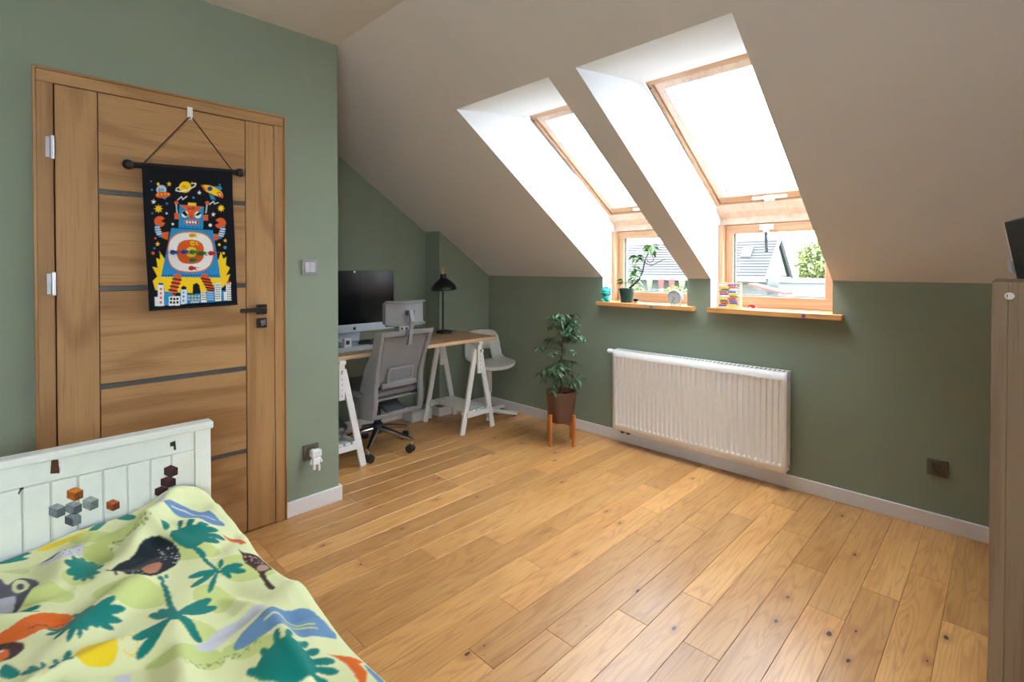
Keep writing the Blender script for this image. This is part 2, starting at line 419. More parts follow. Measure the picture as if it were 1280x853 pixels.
def baseboard(name, pts, h=.078, th=.015):
    s = struct(name); b = MB()
    for (a, c, nrm) in pts:
        a, c, nrm = Vector(a + (0,)), Vector(c + (0,)), Vector(nrm + (0,))
        q = [a, c, c + nrm * th, a + nrm * th]
        n = len(b.v)
        b.add([p + Vector((0, 0, z)) for z in (0, h) for p in q], [(0, 1, 2, 3), (4, 5, 6, 7), (0, 1, 5, 4), (1, 2, 6, 5), (2, 3, 7, 6), (3, 0, 4, 7)])
    b.build('skirting_board', M['base'], s, bevel=.003)
    return s
baseboard('baseboard_left', [((XD, 1.028), (XD, YC + .015), (1, 0)), ((XD, YC), (XF2, YC), (0, 1))], h=.081)
baseboard('baseboard_front', [((XF, YW), (XR, YW), (0, -1))])
baseboard('baseboard_far', [((XF2, YC), (XF2, YST), (1, 0)), ((XF2, YST), (XF + .015, YST), (0, -1)), ((XF, YST), (XF, YW), (1, 0))])

# ------------------------------------------------------------------ windows
sd = Vector((0, W2[0] - W1[0], W2[1] - W1[1])); SLEN = sd.length; sd.normalize(); nd = Vector((0, -sd.z, sd.y))   # along the roof, out of it
def roofp(x, s, o): return Vector((x, W1[0], W1[1])) + sd * s + nd * o
def roofbox(b, x0, x1, s0, s1, o0, o1):
    return b.add([roofp(x, s, o) for o in (o0, o1) for x, s in ((x0, s0), (x1, s0), (x1, s1), (x0, s1))],
                 [(0, 3, 2, 1), (4, 5, 6, 7), (0, 1, 5, 4), (1, 2, 6, 5), (2, 3, 7, 6), (3, 0, 4, 7)])
for wi, (xl, xr) in enumerate(WIN):
    W = struct('window_%d' % (wi + 1), label=('left' if wi == 0 else 'right') + ' attic window, sloping sash above an upright one')
    # plastered reveal
    b = MB()
    side = [T, W1, W2, LB, (3.47, ZOPEN), (YW, ZOPEN), (YW, HK)]
    for x in (xl, xr): b.quad(*[(x, y, z) for y, z in side])
    b.quad((xl,) + T, (xr,) + T, (xr,) + W1, (xl,) + W1)
    b.build('reveal', M['reveal'], W)
    # roof window: lining frame, sash, pane
    g = .030
    for (a, c) in ((xl, xl + g), (xr - g, xr)): roofbox(MB(), a, c, 0, SLEN, .0, .12).build('frame_side', M['piney'], W, bevel=.003)
    roofbox(MB(), xl, xr, -.002, .03, .001, .119).build('frame_head', M['pinex'], W, bevel=.003)
    roofbox(MB(), xl, xr, SLEN - .035, SLEN, .001, .119).build('frame_foot', M['pinex'], W, bevel=.003)
    sash = roofbox(MB(), xl + g + .006, xl + g + .052, .036, SLEN - .042, .012, .085).build('sash_side', M['litpine'], W, bevel=.004)
    roofbox(MB(), xr - g - .052, xr - g - .006, .036, SLEN - .042, .012, .085).build('sash_side', M['litpine'], W, bevel=.004)
    roofbox(MB(), xl + g + .006, xr - g - .006, .036, .085, .011, .086).build('sash_head', M['litpine'], W, bevel=.004)
    roofbox(MB(), xl + g + .006, xr - g - .006, SLEN - .10, SLEN - .042, .011, .086).build('sash_foot', M['pinex'], W, bevel=.004)
    pn = roofbox(MB(), xl + g + .045, xr - g - .045, .08, SLEN - .095, .066, .070).build('pane', M['glass'], W)
    b = MB()
    for (a, c) in ((xl + g + .0455, xl + g + .0565), (xr - g - .0565, xr - g - .0455)): roofbox(b, a, c, .086, SLEN - .10, .056, .0655)
    b.build('gasket', M['gasket'], W)
    b = MB(); mx = (xl + xr) / 2
    roofbox(b, mx - .10, mx + .10, SLEN - .080, SLEN - .062, -.006, .011); roofbox(b, mx - .03, mx + .03, SLEN - .086, SLEN - .056, -.016, .010)
    b.build('latch', M['white'], W, bevel=.002)
    b = MB(); roofbox(b, xl + .004, xl + .012, .02, .60, -.004, .001); b.build('grey_strip', M['gasket'], W)  # thin grey strip along the upper part of the left lining
    b = MB()
    b.cyl(roofp(xl + .016, .045, -.003), roofp(xl + .016, .045, .002), .006, n=10); b.build('screw', M['darkmetal'], W)
    # transom between the sloping and the upright sash
    b = MB(); b.prism([(3.372, 1.735), (3.40, 1.716), (3.46, 1.68), (3.56, 1.70), (3.56, 1.61), (3.465, 1.61), (3.465, 1.655), (3.41, 1.69)], lambda y, z, s: ((xl, xr)[s], y, z)); b.build('transom', M['litpine'], W, bevel=.002)
    # upright lower window
    zb, zt = 1.06, 1.607
    for (a, c) in ((xl, xl + .028), (xr - .028, xr)): MB().lim(a, c, 3.425 if a == xl else 3.46, 3.56, ZOPEN, zt).build('jamb', M['pinez'], W, bevel=.003)
    MB().lim(xl, xr, 3.46, 3.56, ZOPEN, zb).build('bottom_rail', M['pinex'], W, bevel=.003)
    for (a, c) in ((xl + .029, xl + .078), (xr - .078, xr - .029)): MB().lim(a, c, 3.475, 3.535, zb + .002, zt - .002).build('lower_sash_side', M['pinez'], W, bevel=.004)
    MB().lim(xl + .029, xr - .029, 3.474, 3.536, zb + .001, zb + .072).build('lower_sash_foot', M['pinex'], W, bevel=.004)
    MB().lim(xl + .029, xr - .029, 3.474, 3.536, zt - .058, zt - .001).build('lower_sash_head', M['pinex'], W, bevel=.004)
    MB().lim(xl + .07, xr - .07, 3.508, 3.512, zb + .066, zt - .055).build('lower_pane', M['glass'], W)
    b = MB()
    b.lim(xl + .078, xl + .088, 3.498, 3.5075, zb + .07, zt - .056); b.lim(xl + .088, xr - .078, 3.498, 3.5075, zb + .072, zb + .080)
    b.build('lower_gasket', M['gasket'], W)
    if wi == 1:
        b = MB(); b.lim(-1.16, -1.075, 3.462, 3.474, 1.565, 1.60); b.lim(-1.135, -1.10, 3.452, 3.463, 1.53, 1.585); b.build('latch_bracket', M['white'], W, bevel=.002)
        b = MB(); b.bar((-1.117, 3.452, 1.548), (-1.105, 3.43, 1.418), .018, .012); b.build('lever', M['dgrey'], W, bevel=.003)
    else:
        b = MB(); b.lim(-1.90, -1.77, 3.462, 3.474, 1.57, 1.595); b.build('latch_bracket', M['alu'], W, bevel=.002)
    # shelf board
    s = struct('trim_%d' % (wi + 1), label='honey-coloured wooden window sill board')
    x0, x1 = ((-2.291, -1.512), (-1.412, -.655))[wi]
    b = MB(); b.prism([(x0, 3.245), (x1, 3.245), (x1, YW - .001), (xr - .001, YW - .001), (xr - .001, 3.459), (xl + .001, 3.459), (xl + .001, YW - .001), (x0, YW - .001)], lambda x, y, sd_: (x, y, (1.026, 1.056)[sd_]))
    b.build('sill_board', M['sill'], s, bevel=.003)
    xd_, colr = ((-1.815, M['switch']), (-.842, M['purple']))[wi]
    b = MB(); b.cyl((xd_, 3.246, 1.041), (xd_, 3.241, 1.041), .011, n=12); b.build('cap', colr, s)
# ------------------------------------------------------------------ door (world metres, on the door wall)
D = struct('door_1', label='closed oak door of vertical stiles and wide cross boards with grey inlays')
dx = XD
def dlim(x0, x1, y0, y1, z0, z1): return MB().lim(dx + x0, dx + x1, y0, y1, z0, z1)
def local(b, name, m, parent, bevel=.002):
    """one board with its origin at its middle, so that every board shows its own grain"""
    c = sum(b.v, Vector()) / len(b.v)
    b.v = [p - c for p in b.v]
    o = b.build(name, m, parent, bevel=bevel); o.location = c
    return o
local(dlim(0, .016, .092, .142, 0, 2.045), 'frame_jamb', M['doorv'], D)
local(dlim(0, .016, .978, 1.027, 0, 2.045), 'frame_jamb', M['doorv'], D)
local(dlim(0, .016, .092, 1.027, 2.046, 2.092), 'frame_head', M['doorh'], D)
for y0, y1 in ((.082, .092), (1.027, 1.034)): local(dlim(0, .022, y0, y1, 0, 2.096), 'frame_edge', M['doorv'], D)
local(dlim(0, .022, .082, 1.034, 2.0925, 2.103), 'frame_edge', M['doorh'], D)
dlim(.001, .004, .143, .977, .006, 2.045).build('door_core', M['under'], D)
local(dlim(.003, .020, .146, .276, .008, 2.041), 'stile', M['doorv'], D)
local(dlim(.003, .020, .842, .974, .008, 2.041), 'stile', M['doorv'], D)
zz = [.008, .412, .822, 1.231, 1.634, 2.041]
for i in range(5):
    local(dlim(.003, .018, .279, .839, zz[i] + (.011 if i else 0), zz[i + 1] - (.011 if i < 4 else 0)), 'cross_board', M['doorh'], D)
    if i: dlim(.003, .0145, .278, .840, zz[i] - .0095, zz[i] + .0095).build('inlay_strip', M['inlay'], D)
for z in (1.79, 1.255):
    b = MB(); b.lim(dx + .0225, dx + .034, .118, .132, z - .04, z + .04); b.cyl((dx + .032, .137, z - .045), (dx + .032, .137, z + .045), .008, n=12)
    b.build('hinge', M['steel'], D, smooth=True)
hd = MB(); hd.lim(dx + .021, dx + .033, .885, .935, 1.085, 1.135)
hd = hd.build('handle_plate', M['darkmetal'], D, bevel=.003)
b = MB(); b.cyl((dx + .033, .912, 1.11), (dx + .068, .912, 1.11), .011); b.build('handle_neck', M['darkmetal'], hd, smooth=True)
b = MB(); b.lim(dx + .055, dx + .075, .80, .922, 1.100, 1.120); b.build('handle_lever', M['darkmetal'], hd, bevel=.004)
lk = MB(); lk.lim(dx + .021, dx + .031, .887, .935, 1.018, 1.066); lk = lk.build('lock_plate', M['black'], D, bevel=.003)
b = MB(); b.cyl((dx + .031, .911, 1.046), (dx + .034, .911, 1.046), .010, n=14); b.lim(dx + .031, dx + .034, .905, .917, 1.026, 1.044); b.lim(dx + .031, dx + .0335, .921, .927, 1.028, 1.058); b.build('keyhole_insert', M['steel'], lk)

# ------------------------------------------------------------------ print painter: colours per vertex of a fine cloth grid
class Painter:
    def __init__(s, P, base):
        s.P = P; s.col = np.tile(np.array(base[:3]), (len(P), 1)).astype(float)
    def mask(s, poly):
        p = np.asarray(poly, float); x, y = s.P[:, 0], s.P[:, 1]
        ins = np.zeros(len(x), bool)
        bb = (x > p[:, 0].min()) & (x < p[:, 0].max()) & (y > p[:, 1].min()) & (y < p[:, 1].max())
        xs, ys = x[bb], y[bb]; r = np.zeros(len(xs), bool)
        j = len(p) - 1
        for i in range(len(p)):
            xi, yi, xj, yj = *p[i], *p[j]
            c = ((yi > ys) != (yj > ys)) & (xs < (xj - xi) * (ys - yi) / ((yj - yi) or 1e-9) + xi)
            r ^= c; j = i
        ins[bb] = r; return ins
    def poly(s, pts, rgb, smooth=0):
        pts = np.asarray(pts, float)
        for _ in range(smooth):
            q = np.roll(pts, -1, 0); pts = np.stack([pts * .75 + q * .25, pts * .25 + q * .75], 1).reshape(-1, 2)
        s.col[s.mask(pts)] = lin(*rgb)[:3]
    def ell(s, cx, cy, rx, ry, rgb, a0=None, a1=None):
        d = ((s.P[:, 0] - cx) / rx) ** 2 + ((s.P[:, 1] - cy) / ry) ** 2 < 1
        s.col[d] = lin(*rgb)[:3]
    def ring(s, cx, cy, r0, r1, rgb):
        d = np.hypot(s.P[:, 0] - cx, s.P[:, 1] - cy); s.col[(d > r0) & (d < r1)] = lin(*rgb)[:3]
    def line(s, pts, wd, rgb, w2=None):
        pts = np.asarray(pts, float); w2 = wd if w2 is None else w2; n = len(pts) - 1
        for i in range(n):
            a, b = pts[i], pts[i + 1]; d = b - a; L2 = d @ d or 1e-9
            t = np.clip(((s.P - a) @ d) / L2, 0, 1); q = s.P - a - t[:, None] * d
            ww = wd + (w2 - wd) * (i + t) / n
            s.col[(q ** 2).sum(1) < (ww / 2) ** 2] = lin(*rgb)[:3]
    def leaf(s, a, b, wd, rgb):
        a, b = np.array(a, float), np.array(b, float); d = b - a; n = np.array([-d[1], d[0]]) / (np.hypot(*d) or 1)
        s.poly([a, a + d * .35 + n * wd * .42, a + d * .7 + n * wd * .5, a + d * .93 + n * wd * .28, b, a + d * .93 - n * wd * .28, a + d * .7 - n * wd * .5, a + d * .35 - n * wd * .42], rgb, 1)
    def star(s, cx, cy, r, k, rgb, inner=.42):
        s.poly([(cx + (r if i % 2 == 0 else r * inner) * math.sin(PI * i / k), cy - (r if i % 2 == 0 else r * inner) * math.cos(PI * i / k)) for i in range(2 * k)], rgb)
def hinv(H, P):
    Hi = np.linalg.inv(np.array(H)); q = np.c_[P, np.ones(len(P))] @ Hi.T
    return q[:, :2] / q[:, 2:]
def cloth(name, V, nu, nv, col, m, parent=None, thick=0):
    g = np.pad(col.reshape(nu, nv, 3), ((1, 1), (1, 1), (0, 0)), 'edge'); k = (.15, .7, .15)
    col = sum(k[i] * k[j] * g[i:i + nu, j:j + nv] for i in range(3) for j in range(3)).reshape(-1, 3)
    me = bpy.data.meshes.new(name)
    idx = np.arange(nu * nv).reshape(nu, nv)
    F = np.stack([idx[:-1, :-1], idx[1:, :-1], idx[1:, 1:], idx[:-1, 1:]], -1).reshape(-1, 4)
    me.from_pydata(V.tolist(), [], F.tolist())
    a = me.color_attributes.new('print', 'FLOAT_COLOR', 'POINT')
    a.data.foreach_set('color', np.c_[col, np.ones(len(col))].astype(np.float32).ravel())
    me.polygons.foreach_set('use_smooth', [True] * len(me.polygons)); me.materials.append(m)
    o = bpy.data.objects.new(name, me); C.objects.link(o)
    if parent: o.parent = parent
    if thick:
        md = o.modifiers.new('cloth', 'SOLIDIFY'); md.thickness = thick; md.offset = -1
    return o

# ------------------------------------------------------------------ bed
BX, BY0, BY1 = -2.205, -.42, .556
bed = thing('bed', 'white painted bed with matchboard headboard and cube stickers', 'bed', (BX, 0, 0))
hb = MB().lim(-.006, .005, BY0 + .05, BY1 - .052, .22, .665).build('headboard_backing', M['bedwhite'], bed)
MB().lim(-.030, .032, BY0 - .012, BY1 + .008, .700, .728).build('headboard_cap', M['bedwhite'], bed, bevel=.006)
for y in (BY0 + .026, BY1 - .026): MB().lim(-.022, .022, y - .026, y + .026, 0, .6995).build('headboard_post', M['bedwhite'], bed, bevel=.003)
MB().lim(-.014, .017, BY0 + .053, BY1 - .053, .630, .6995).build('headboard_rail', M['bedwhite'], bed, bevel=.003)
MB().lim(-.014, .017, BY0 + .053, BY1 - .053, .20, .27).build('headboard_rail', M['bedwhite'], bed, bevel=.003)
for y0, y1 in ((BY1 - .125, BY1 - .053), (BY0 + .053, BY0 + .125)): MB().lim(-.014, .0145, y0, y1, .271, .629).build('headboard_stile', M['bedwhite'], bed, bevel=.003)
ys0, ys1 = BY0 + .1255, BY1 - .1255; nb = 11
bw = (ys1 - ys0) / nb
for i in range(nb): MB().lim(.0052, .0135, ys0 + bw * i + .0022, ys0 + bw * (i + 1) - .0022, .274, .6265).build('headboard_board', M['bedwhite'], bed, bevel=.0025)
for y in (BY0 + .012, BY1 - .012): MB().lim(.023, 1.90, y - .012, y + .012, .20, .33).build('side_rail', M['bedwhite'], bed, bevel=.003)
for y in (BY0 + .026, BY1 - .026): MB().lim(1.90, 1.945, y - .026, y + .026, 0, .40).build('foot_post', M['bedwhite'], bed, bevel=.003)
MB().lim(1.90, 1.93, BY0 + .053, BY1 - .053, .16, .36).build('foot_board', M['bedwhite'], bed, bevel=.003)
MB().lim(.023, 1.899, BY0 + .025, BY1 - .025, .20, .225).build('slat_base', M['bedwhite'], bed)
# printed stickers of plain cubes, laid flat on the boards
HS = [[7.10437087e-04, -8.64614723e-06, -1.13523567e-02], [-4.32999644e-04, -1.01525188e-03, 9.15279634e-01], [-3.28665975e-04, -3.91462912e-06, 1.0]]
def st(x, y):
    q = np.array(HS) @ np.array([x, y, 1.0]); return q[0] / q[2], q[1] / q[2]
def sticker(faces, xo=.0142):
    root = None
    for k, (pts, rgb) in enumerate(faces):
        P = [st(*p) for p in pts]
        b = MB(); b.prism(P, lambda u, v, s_: (xo + .0006 * s_, u, v))
        key = 'stk%d_%d_%d' % rgb
        if key not in M: M[key] = mat('sticker_%d_%d_%d' % rgb, rgb, .4, var=.25, scale=160)
        o = b.build('sticker' if root is None else 'sticker_face', M[key], root or bed); root = root or o
def cube(x, y, wd, h, top, lf, rt, xo=.0142):
    sticker([([(x, y + h * .25), (x + wd * .5, y), (x + wd, y + h * .2), (x + wd * .5, y + h * .45)], top),
             ([(x, y + h * .25), (x + wd * .5, y + h * .45), (x + wd * .48, y + h), (x, y + h * .78)], lf),
             ([(x + wd, y + h * .2), (x + wd * .5, y + h * .45), (x + wd * .48, y + h), (x + wd, y + h * .75)], rt)], xo)
G1, G2, G3 = (150, 158, 160), (118, 128, 132), (82, 94, 100)
cube(202, 265, 50, 43, (214, 130, 40), (176, 92, 22), (138, 70, 18))
cube(148, 314, 50, 46, G1, G2, G3); cube(198, 307, 50, 42, G1, G2, G3); cube(196, 343, 50, 42, (128, 138, 142), (72, 82, 90), G2); cube(250, 292, 48, 45, (170, 176, 176), (140, 148, 150), (104, 112, 114))
R1, R2, R3 = (82, 38, 50), (66, 30, 42), (50, 22, 32)
cube(496, 198, 42, 38, R1, R2, R3); cube(486, 232, 46, 36, R1, R2, R3); cube(468, 262, 42, 34, (60, 36, 34), (48, 28, 28), (36, 22, 22))
cube(322, 302, 40, 36, (190, 92, 40), (150, 66, 26), (110, 48, 20))
sticker([([(155, 183), (176, 181), (181, 222), (152, 224)], (92, 54, 26)), ([(176, 181), (183, 186), (185, 220), (181, 222)], (225, 225, 225))], .0178)
sticker([([(54, 262), (70, 259), (72, 270), (64, 276), (58, 288), (54, 285), (60, 272)], (48, 50, 46))])
sticker([([(514, 130), (530, 124), (532, 152), (525, 152), (524, 140), (514, 142)], (44, 54, 40))], .0178)

# ------------------------------------------------------------------ mattress and duvet
mt = tag(MB().lim(BX + .025, -.315, BY0 + .026, BY1 - .028, .2262, .405).build('mattress', M['sheet'], None, bevel=.04, seg=4), 'lavender sheeted mattress on the white bed, mostly hidden under duvet', 'mattress')
HD = [[1.53111310e-03, 1.82365696e-05, -4.65856892], [1.51470029e-03, -1.84341752e-05, -2.42039981e-02], [0, 2.51163419e-03, 1.0]]
nu, nv = 660, 400
gx = np.linspace(BX + .040, -.42, nu)
# arc length across the bed: flat top, then the free edge that drops over the side nearest the door
sv = np.linspace(-.42, .68, nv)
X_, S_ = np.meshgrid(gx, sv, indexing='ij')
rr = np.random.RandomState(5)
edge = .556 + .012 * np.sin(X_ * 5.1 + 1) + .008 * np.sin(X_ * 13)
edge = edge - .03 * np.exp(-((X_ - (BX + .04)) / .10) ** 2)
over = np.clip(S_ - (edge - .035), 0, None)
R_ = .035; ang = np.clip(over / R_, 0, PI / 2 * .93)
Y_ = np.where(over > 0, (edge - .035) + R_ * np.sin(ang), S_)
drop = np.where(over > 0, R_ * (1 - np.cos(ang)), 0)
rest = np.clip(over - R_ * PI / 2 * .93, 0, None)
drop = drop + rest * .99; Y_ = Y_ + rest * .10
Z_ = .462 - drop
# folds and crumples of the cover
def ridge(x0, y0, x1, y1, wd, h, sharp=1.0):
    a, b = np.array([x0, y0]), np.array([x1, y1]); d = b - a; L2 = d @ d
    t = np.clip(((X_ - a[0]) * d[0] + (S_ - a[1]) * d[1]) / L2, 0, 1)
    q = np.hypot(X_ - a[0] - t * d[0], S_ - a[1] - t * d[1])
    return h * np.exp(-(q / wd) ** 2) * np.sin(PI * np.clip(t, .02, .98)) ** .6
bumps = 0
for _ in range(46):
    x0, y0 = rr.uniform(-2.15, -.7), rr.uniform(-.3, .5); an = rr.normal(.5, .8); L = rr.uniform(.12, .5)
    bumps = bumps + ridge(x0, y0, x0 + L * math.cos(an), y0 + L * math.sin(an), rr.uniform(.018, .05), rr.uniform(.004, .013) * rr.choice([1, 1, -1]))
bumps = bumps + ridge(-2.16, .44, -1.75, .20, .045, .028) + ridge(-2.14, .40, -1.55, .42, .07, .012) + ridge(-2.13, .18, -1.7, .05, .05, .018)
bumps = bumps + ridge(-1.5, .30, -.95, .18, .04, .016) + ridge(-1.75, .33, -1.45, .05, .05, .014) + ridge(-1.3, .45, -.9, .33, .045, .014)
flat = np.clip(1 - over / .12, .25, 1)
Z_ = Z_ + 1.9 * bumps * flat + .006 * np.sin(X_ * 4 + S_ * 5)
# raised near corner at the headboard
Z_ = Z_ + .042 * np.exp(-(((X_ + 2.165) / .10) ** 2 + ((S_ - .44) / .10) ** 2)) - .03 * np.exp(-(((X_ + 2.16) / .06) ** 2 + ((S_ + .02) / .12) ** 2))
V = np.stack([X_, Y_, Z_], -1).reshape(-1, 3)
# the print repeats along and across the cover
Xp_ = np.where(X_ > -.80, X_ - 1.25, X_); Sp_ = np.where(S_ < -.035, S_ + .56, S_)
pt = Painter(hinv(HD, np.stack([Xp_, Sp_], -1).reshape(-1, 2)), lin(238, 241, 186))
z5 = lambda L_: [((230 + x / 3.372) * 2.415, (100 + y / 3.372) * 2.415) for x, y in L_]
TE, NV, OR, YE, BL, BRN, WH, EL, GR = (14, 132, 122), (24, 34, 44), (238, 112, 32), (250, 216, 36), (112, 152, 194), (72, 42, 40), (222, 222, 232), (88, 88, 104), (214, 226, 142)
def blob(cx, cy, rx, ry, rgb, k=9, j=.25, seed=1):
    r_ = np.random.RandomState(seed)
    pt.poly([(cx + rx * math.cos(2 * PI * i / k) * (1 + r_.uniform(-j, j)), cy + ry * math.sin(2 * PI * i / k) * (1 + r_.uniform(-j, j))) for i in range(k)], rgb, 2)
for i, a in enumerate([(330, 420, 110, 22), (560, 480, 120, 30), (400, 610, 130, 40), (640, 600, 80, 40), (100, 600, 110, 30), (560, 790, 150, 40), (730, 520, 90, 30), (300, 470, 60, 30), (760, 770, 90, 30), (240, 560, 70, 26), (600, 700, 70, 20), (40, 500, 60, 20)]): blob(*a, GR, seed=i)
for a in ([(400, 372), (470, 340), (512, 328), (482, 374), (430, 390)], [(585, 755), (640, 695), (720, 660), (800, 634), (800, 668), (700, 722), (640, 770), (595, 775)], [(110, 482), (180, 442), (250, 430), (252, 480), (200, 512), (120, 502)], [(330, 860), (360, 830), (390, 820), (400, 860)], [(30, 500), (70, 485), (80, 495), (40, 510)]): pt.poly(a, WH, 1)
pt.poly([(115, 482), (180, 462), (188, 482), (150, 498)], EL, 1)
for i in range(26): pt.ell(*(rr.uniform(175, 245), rr.uniform(465, 500)), 1.6, 1.3, (70, 72, 84))
for i in range(40):
    u = i / 40; pt.ell(335 + 120 * u + rr.uniform(-4, 4), 448 - 22 * u + rr.uniform(-8, 6), 2.6, 1.6, (120, 138, 92))
    pt.ell(560 + 230 * u + rr.uniform(-4, 4), 840 - 90 * u + rr.uniform(-9, 8), 2.8, 2.0, (120, 138, 92))
# blue water
pt.poly([(492, 372), (520, 352), (600, 360), (640, 350), (690, 390), (640, 396), (600, 386), (500, 378)], BL, 1)
pt.line([(520, 372), (560, 366), (600, 372), (650, 374)], 3, WH)
pt.poly(z5([(200, 722), (240, 680), (350, 600), (440, 570), (510, 540), (560, 560), (672, 664), (560, 668), (480, 688), (440, 664), (350, 694), (220, 740)]), BL, 1)
pt.line(z5([(330, 650), (400, 610), (480, 625), (550, 612)]), 6, (214, 224, 140)); pt.line(z5([(420, 655), (480, 640), (560, 632)]), 6, (214, 224, 140)); pt.line(z5([(350, 640), (390, 618), (420, 606)]), 2, WH)
pt.poly(z5([(745, 755), (800, 775), (880, 860), (830, 860)]), BL, 1); pt.poly([(700, 755), (740, 715), (797, 685), (797, 720), (720, 765)], BL, 1)
# yellow fruit shapes
pt.poly([(110, 428), (170, 414), (250, 408), (252, 420), (180, 424), (120, 436)], YE, 1); pt.poly([(215, 790), (300, 755), (362, 744), (350, 800), (300, 822), (235, 832)], YE, 2)
pt.ring(392, 752, 22, 25, YE); pt.line([(232, 385), (262, 402)], 4, YE)
# teal foliage
def fan(c, tips, wd, root=None):
    for t in tips: pt.leaf(c, t, wd, TE)
    if root: pt.line([c, root], wd * .38, TE)
pt.poly([(-60, 446), (30, 434), (106, 434), (60, 446), (100, 450), (0, 462), (-60, 466)], TE, 1)
fan((335, 352), [(228, 390), (262, 408), (300, 330), (360, 325), (425, 308), (443, 322), (412, 360), (380, 344)], 18)
pt.poly([(235, 540), (205, 520), (230, 500), (262, 492), (290, 505), (292, 540), (270, 562), (240, 558)], TE, 1)
fan((258, 528), [(192, 520), (198, 548), (222, 566), (252, 574), (282, 572), (306, 552), (316, 520), (314, 486), (285, 480), (250, 484), (216, 500)], 20)
pt.ell(500, 422, 13, 13, TE); pt.poly([(505, 440), (560, 420), (620, 415), (640, 440), (600, 470), (570, 478), (530, 462)], TE, 1)
for a, t in (((540, 430), (548, 400)), ((560, 425), (590, 400)), ((585, 425), (632, 404)), ((600, 430), (660, 412)), ((605, 440), (682, 428)), ((600, 455), (664, 446)), ((585, 470), (622, 494)), ((560, 468), (612, 440))): pt.leaf(a, t, 16, TE)
pt.line([(585, 470), (625, 508), (660, 530)], 13, TE, 8)
fan((660, 525), [(566, 550), (574, 578), (628, 586), (672, 500), (735, 508), (745, 524), (700, 540)], 15)
fan((495, 555), [(476, 560), (488, 580), (508, 545)], 12)
pt.poly([(510, 660), (545, 670), (560, 690), (530, 700), (500, 690)], TE, 1); pt.line([(500, 580), (514, 640), (530, 685)], 16, TE, 24)
fan((525, 685), [(398, 738), (408, 778), (448, 662), (478, 650), (640, 598), (658, 620), (612, 722), (590, 700)], 26)
pt.poly([(200, 720), (230, 675), (270, 655), (300, 680), (290, 715), (240, 740), (205, 745)], TE, 1)
fan((250, 700), [(352, 640), (382, 652), (372, 682), (348, 708), (300, 716), (262, 738), (238, 760), (200, 770), (160, 756), (138, 732), (132, 708), (186, 680), (222, 656)], 19)
fan((0, 676), [(124, 634), (122, 654), (60, 668), (-60, 660)], 15)
fan((185, 826), [(148, 860), (214, 784), (226, 806), (222, 822), (160, 812)], 20); fan((130, 850), [(128, 820), (84, 834), (60, 850)], 18); pt.poly([(-10, 848), (10, 812), (40, 822), (70, 845), (40, 860)], TE, 1)
mo = z5([(280, 862), (320, 790), (390, 740), (470, 728), (548, 765), (572, 825), (450, 885)]); pt.poly(mo, TE, 1)
for a, t in (((330, 840), (262, 822)), ((345, 800), (330, 752)), ((390, 770), (392, 692)), ((430, 760), (452, 684)), ((470, 755), (524, 698)), ((500, 760), (572, 726)), ((520, 780), (640, 760)), ((530, 800), (655, 804)), ((530, 830), (620, 852))): pt.leaf(z5([a])[0], z5([t])[0], 23, TE)
# animals of the print
pt.poly([(330, 545), (352, 525), (400, 498), (430, 460), (470, 440), (512, 450), (548, 482), (540, 512), (498, 538), (462, 562), (420, 570), (378, 560), (376, 547)], NV, 1); pt.line([(380, 535), (340, 545), (322, 540)], 6, NV); pt.line([(345, 540), (352, 560)], 5, NV)
pt.poly([(424, 545), (450, 522), (492, 512), (480, 544), (440, 564)], (190, 128, 96), 1)
for i in range(30): pt.ell(rr.uniform(480, 540), rr.uniform(462, 512), 1.8, 1.4, (235, 235, 235))
for i in range(18): pt.ell(rr.uniform(382, 432), rr.uniform(545, 566), 1.6, 1.3, (235, 235, 235))
pt.poly([(-60, 540), (0, 530), (20, 560), (40, 542), (66, 528), (102, 534), (124, 570), (95, 602), (50, 632), (20, 652), (-60, 665)], EL, 1)
pt.ring(62, 562, 12, 26, (238, 241, 186)); pt.ell(62, 562, 8, 7, EL); pt.poly([(-40, 620), (10, 598), (40, 602), (50, 622), (10, 654), (-40, 660)], (196, 196, 208), 1)
pt.poly([(-60, 740), (0, 718), (40, 704), (60, 690), (110, 668), (142, 654), (226, 650), (214, 692), (150, 704), (92, 736), (0, 752), (-60, 760)], OR, 1)
for i in range(12): pt.ell(90 + i * 10, 718 - i * 3.2 + rr.uniform(-8, 8), 4, 2.2, (120, 50, 20))
pt.poly([(-30, 752), (20, 742), (62, 746), (80, 760), (50, 792), (20, 806), (-30, 806)], BRN, 1); pt.poly([(-30, 770), (22, 762), (32, 790), (0, 808), (-30, 808)], OR, 1); pt.ell(4, 770, 8, 4, (240, 240, 240))
pt.poly(z5([(225, 320), (248, 332), (320, 324), (362, 356), (378, 376), (348, 392), (340, 404), (386, 466), (372, 476), (352, 460), (308, 392), (258, 366), (245, 346)]), BRN, 0); pt.poly(z5([(305, 378), (330, 362), (366, 366), (350, 388), (315, 392)]), (190, 150, 136), 1)
for i in range(20): pt.ell(*z5([(rr.uniform(255, 335), rr.uniform(335, 362))])[0], 1.8, 1.3, (225, 190, 180))
pt.poly(z5([(160, 246), (215, 242), (264, 276), (240, 297), (205, 262)]), OR, 0)
pt.poly(z5([(595, 735), (700, 738), (765, 745), (738, 768), (774, 800), (768, 850), (745, 862), (722, 820), (690, 775), (640, 746)]), OR, 0)
M['duvet'] = printmat('printed_cotton', .85, 700, .15, .1)
dv = cloth('duvet', V, nu, nv, pt.col, M['duvet'], None, .012)
tag(dv, 'pale lime duvet printed with teal palm leaves and jungle animals', 'duvet')
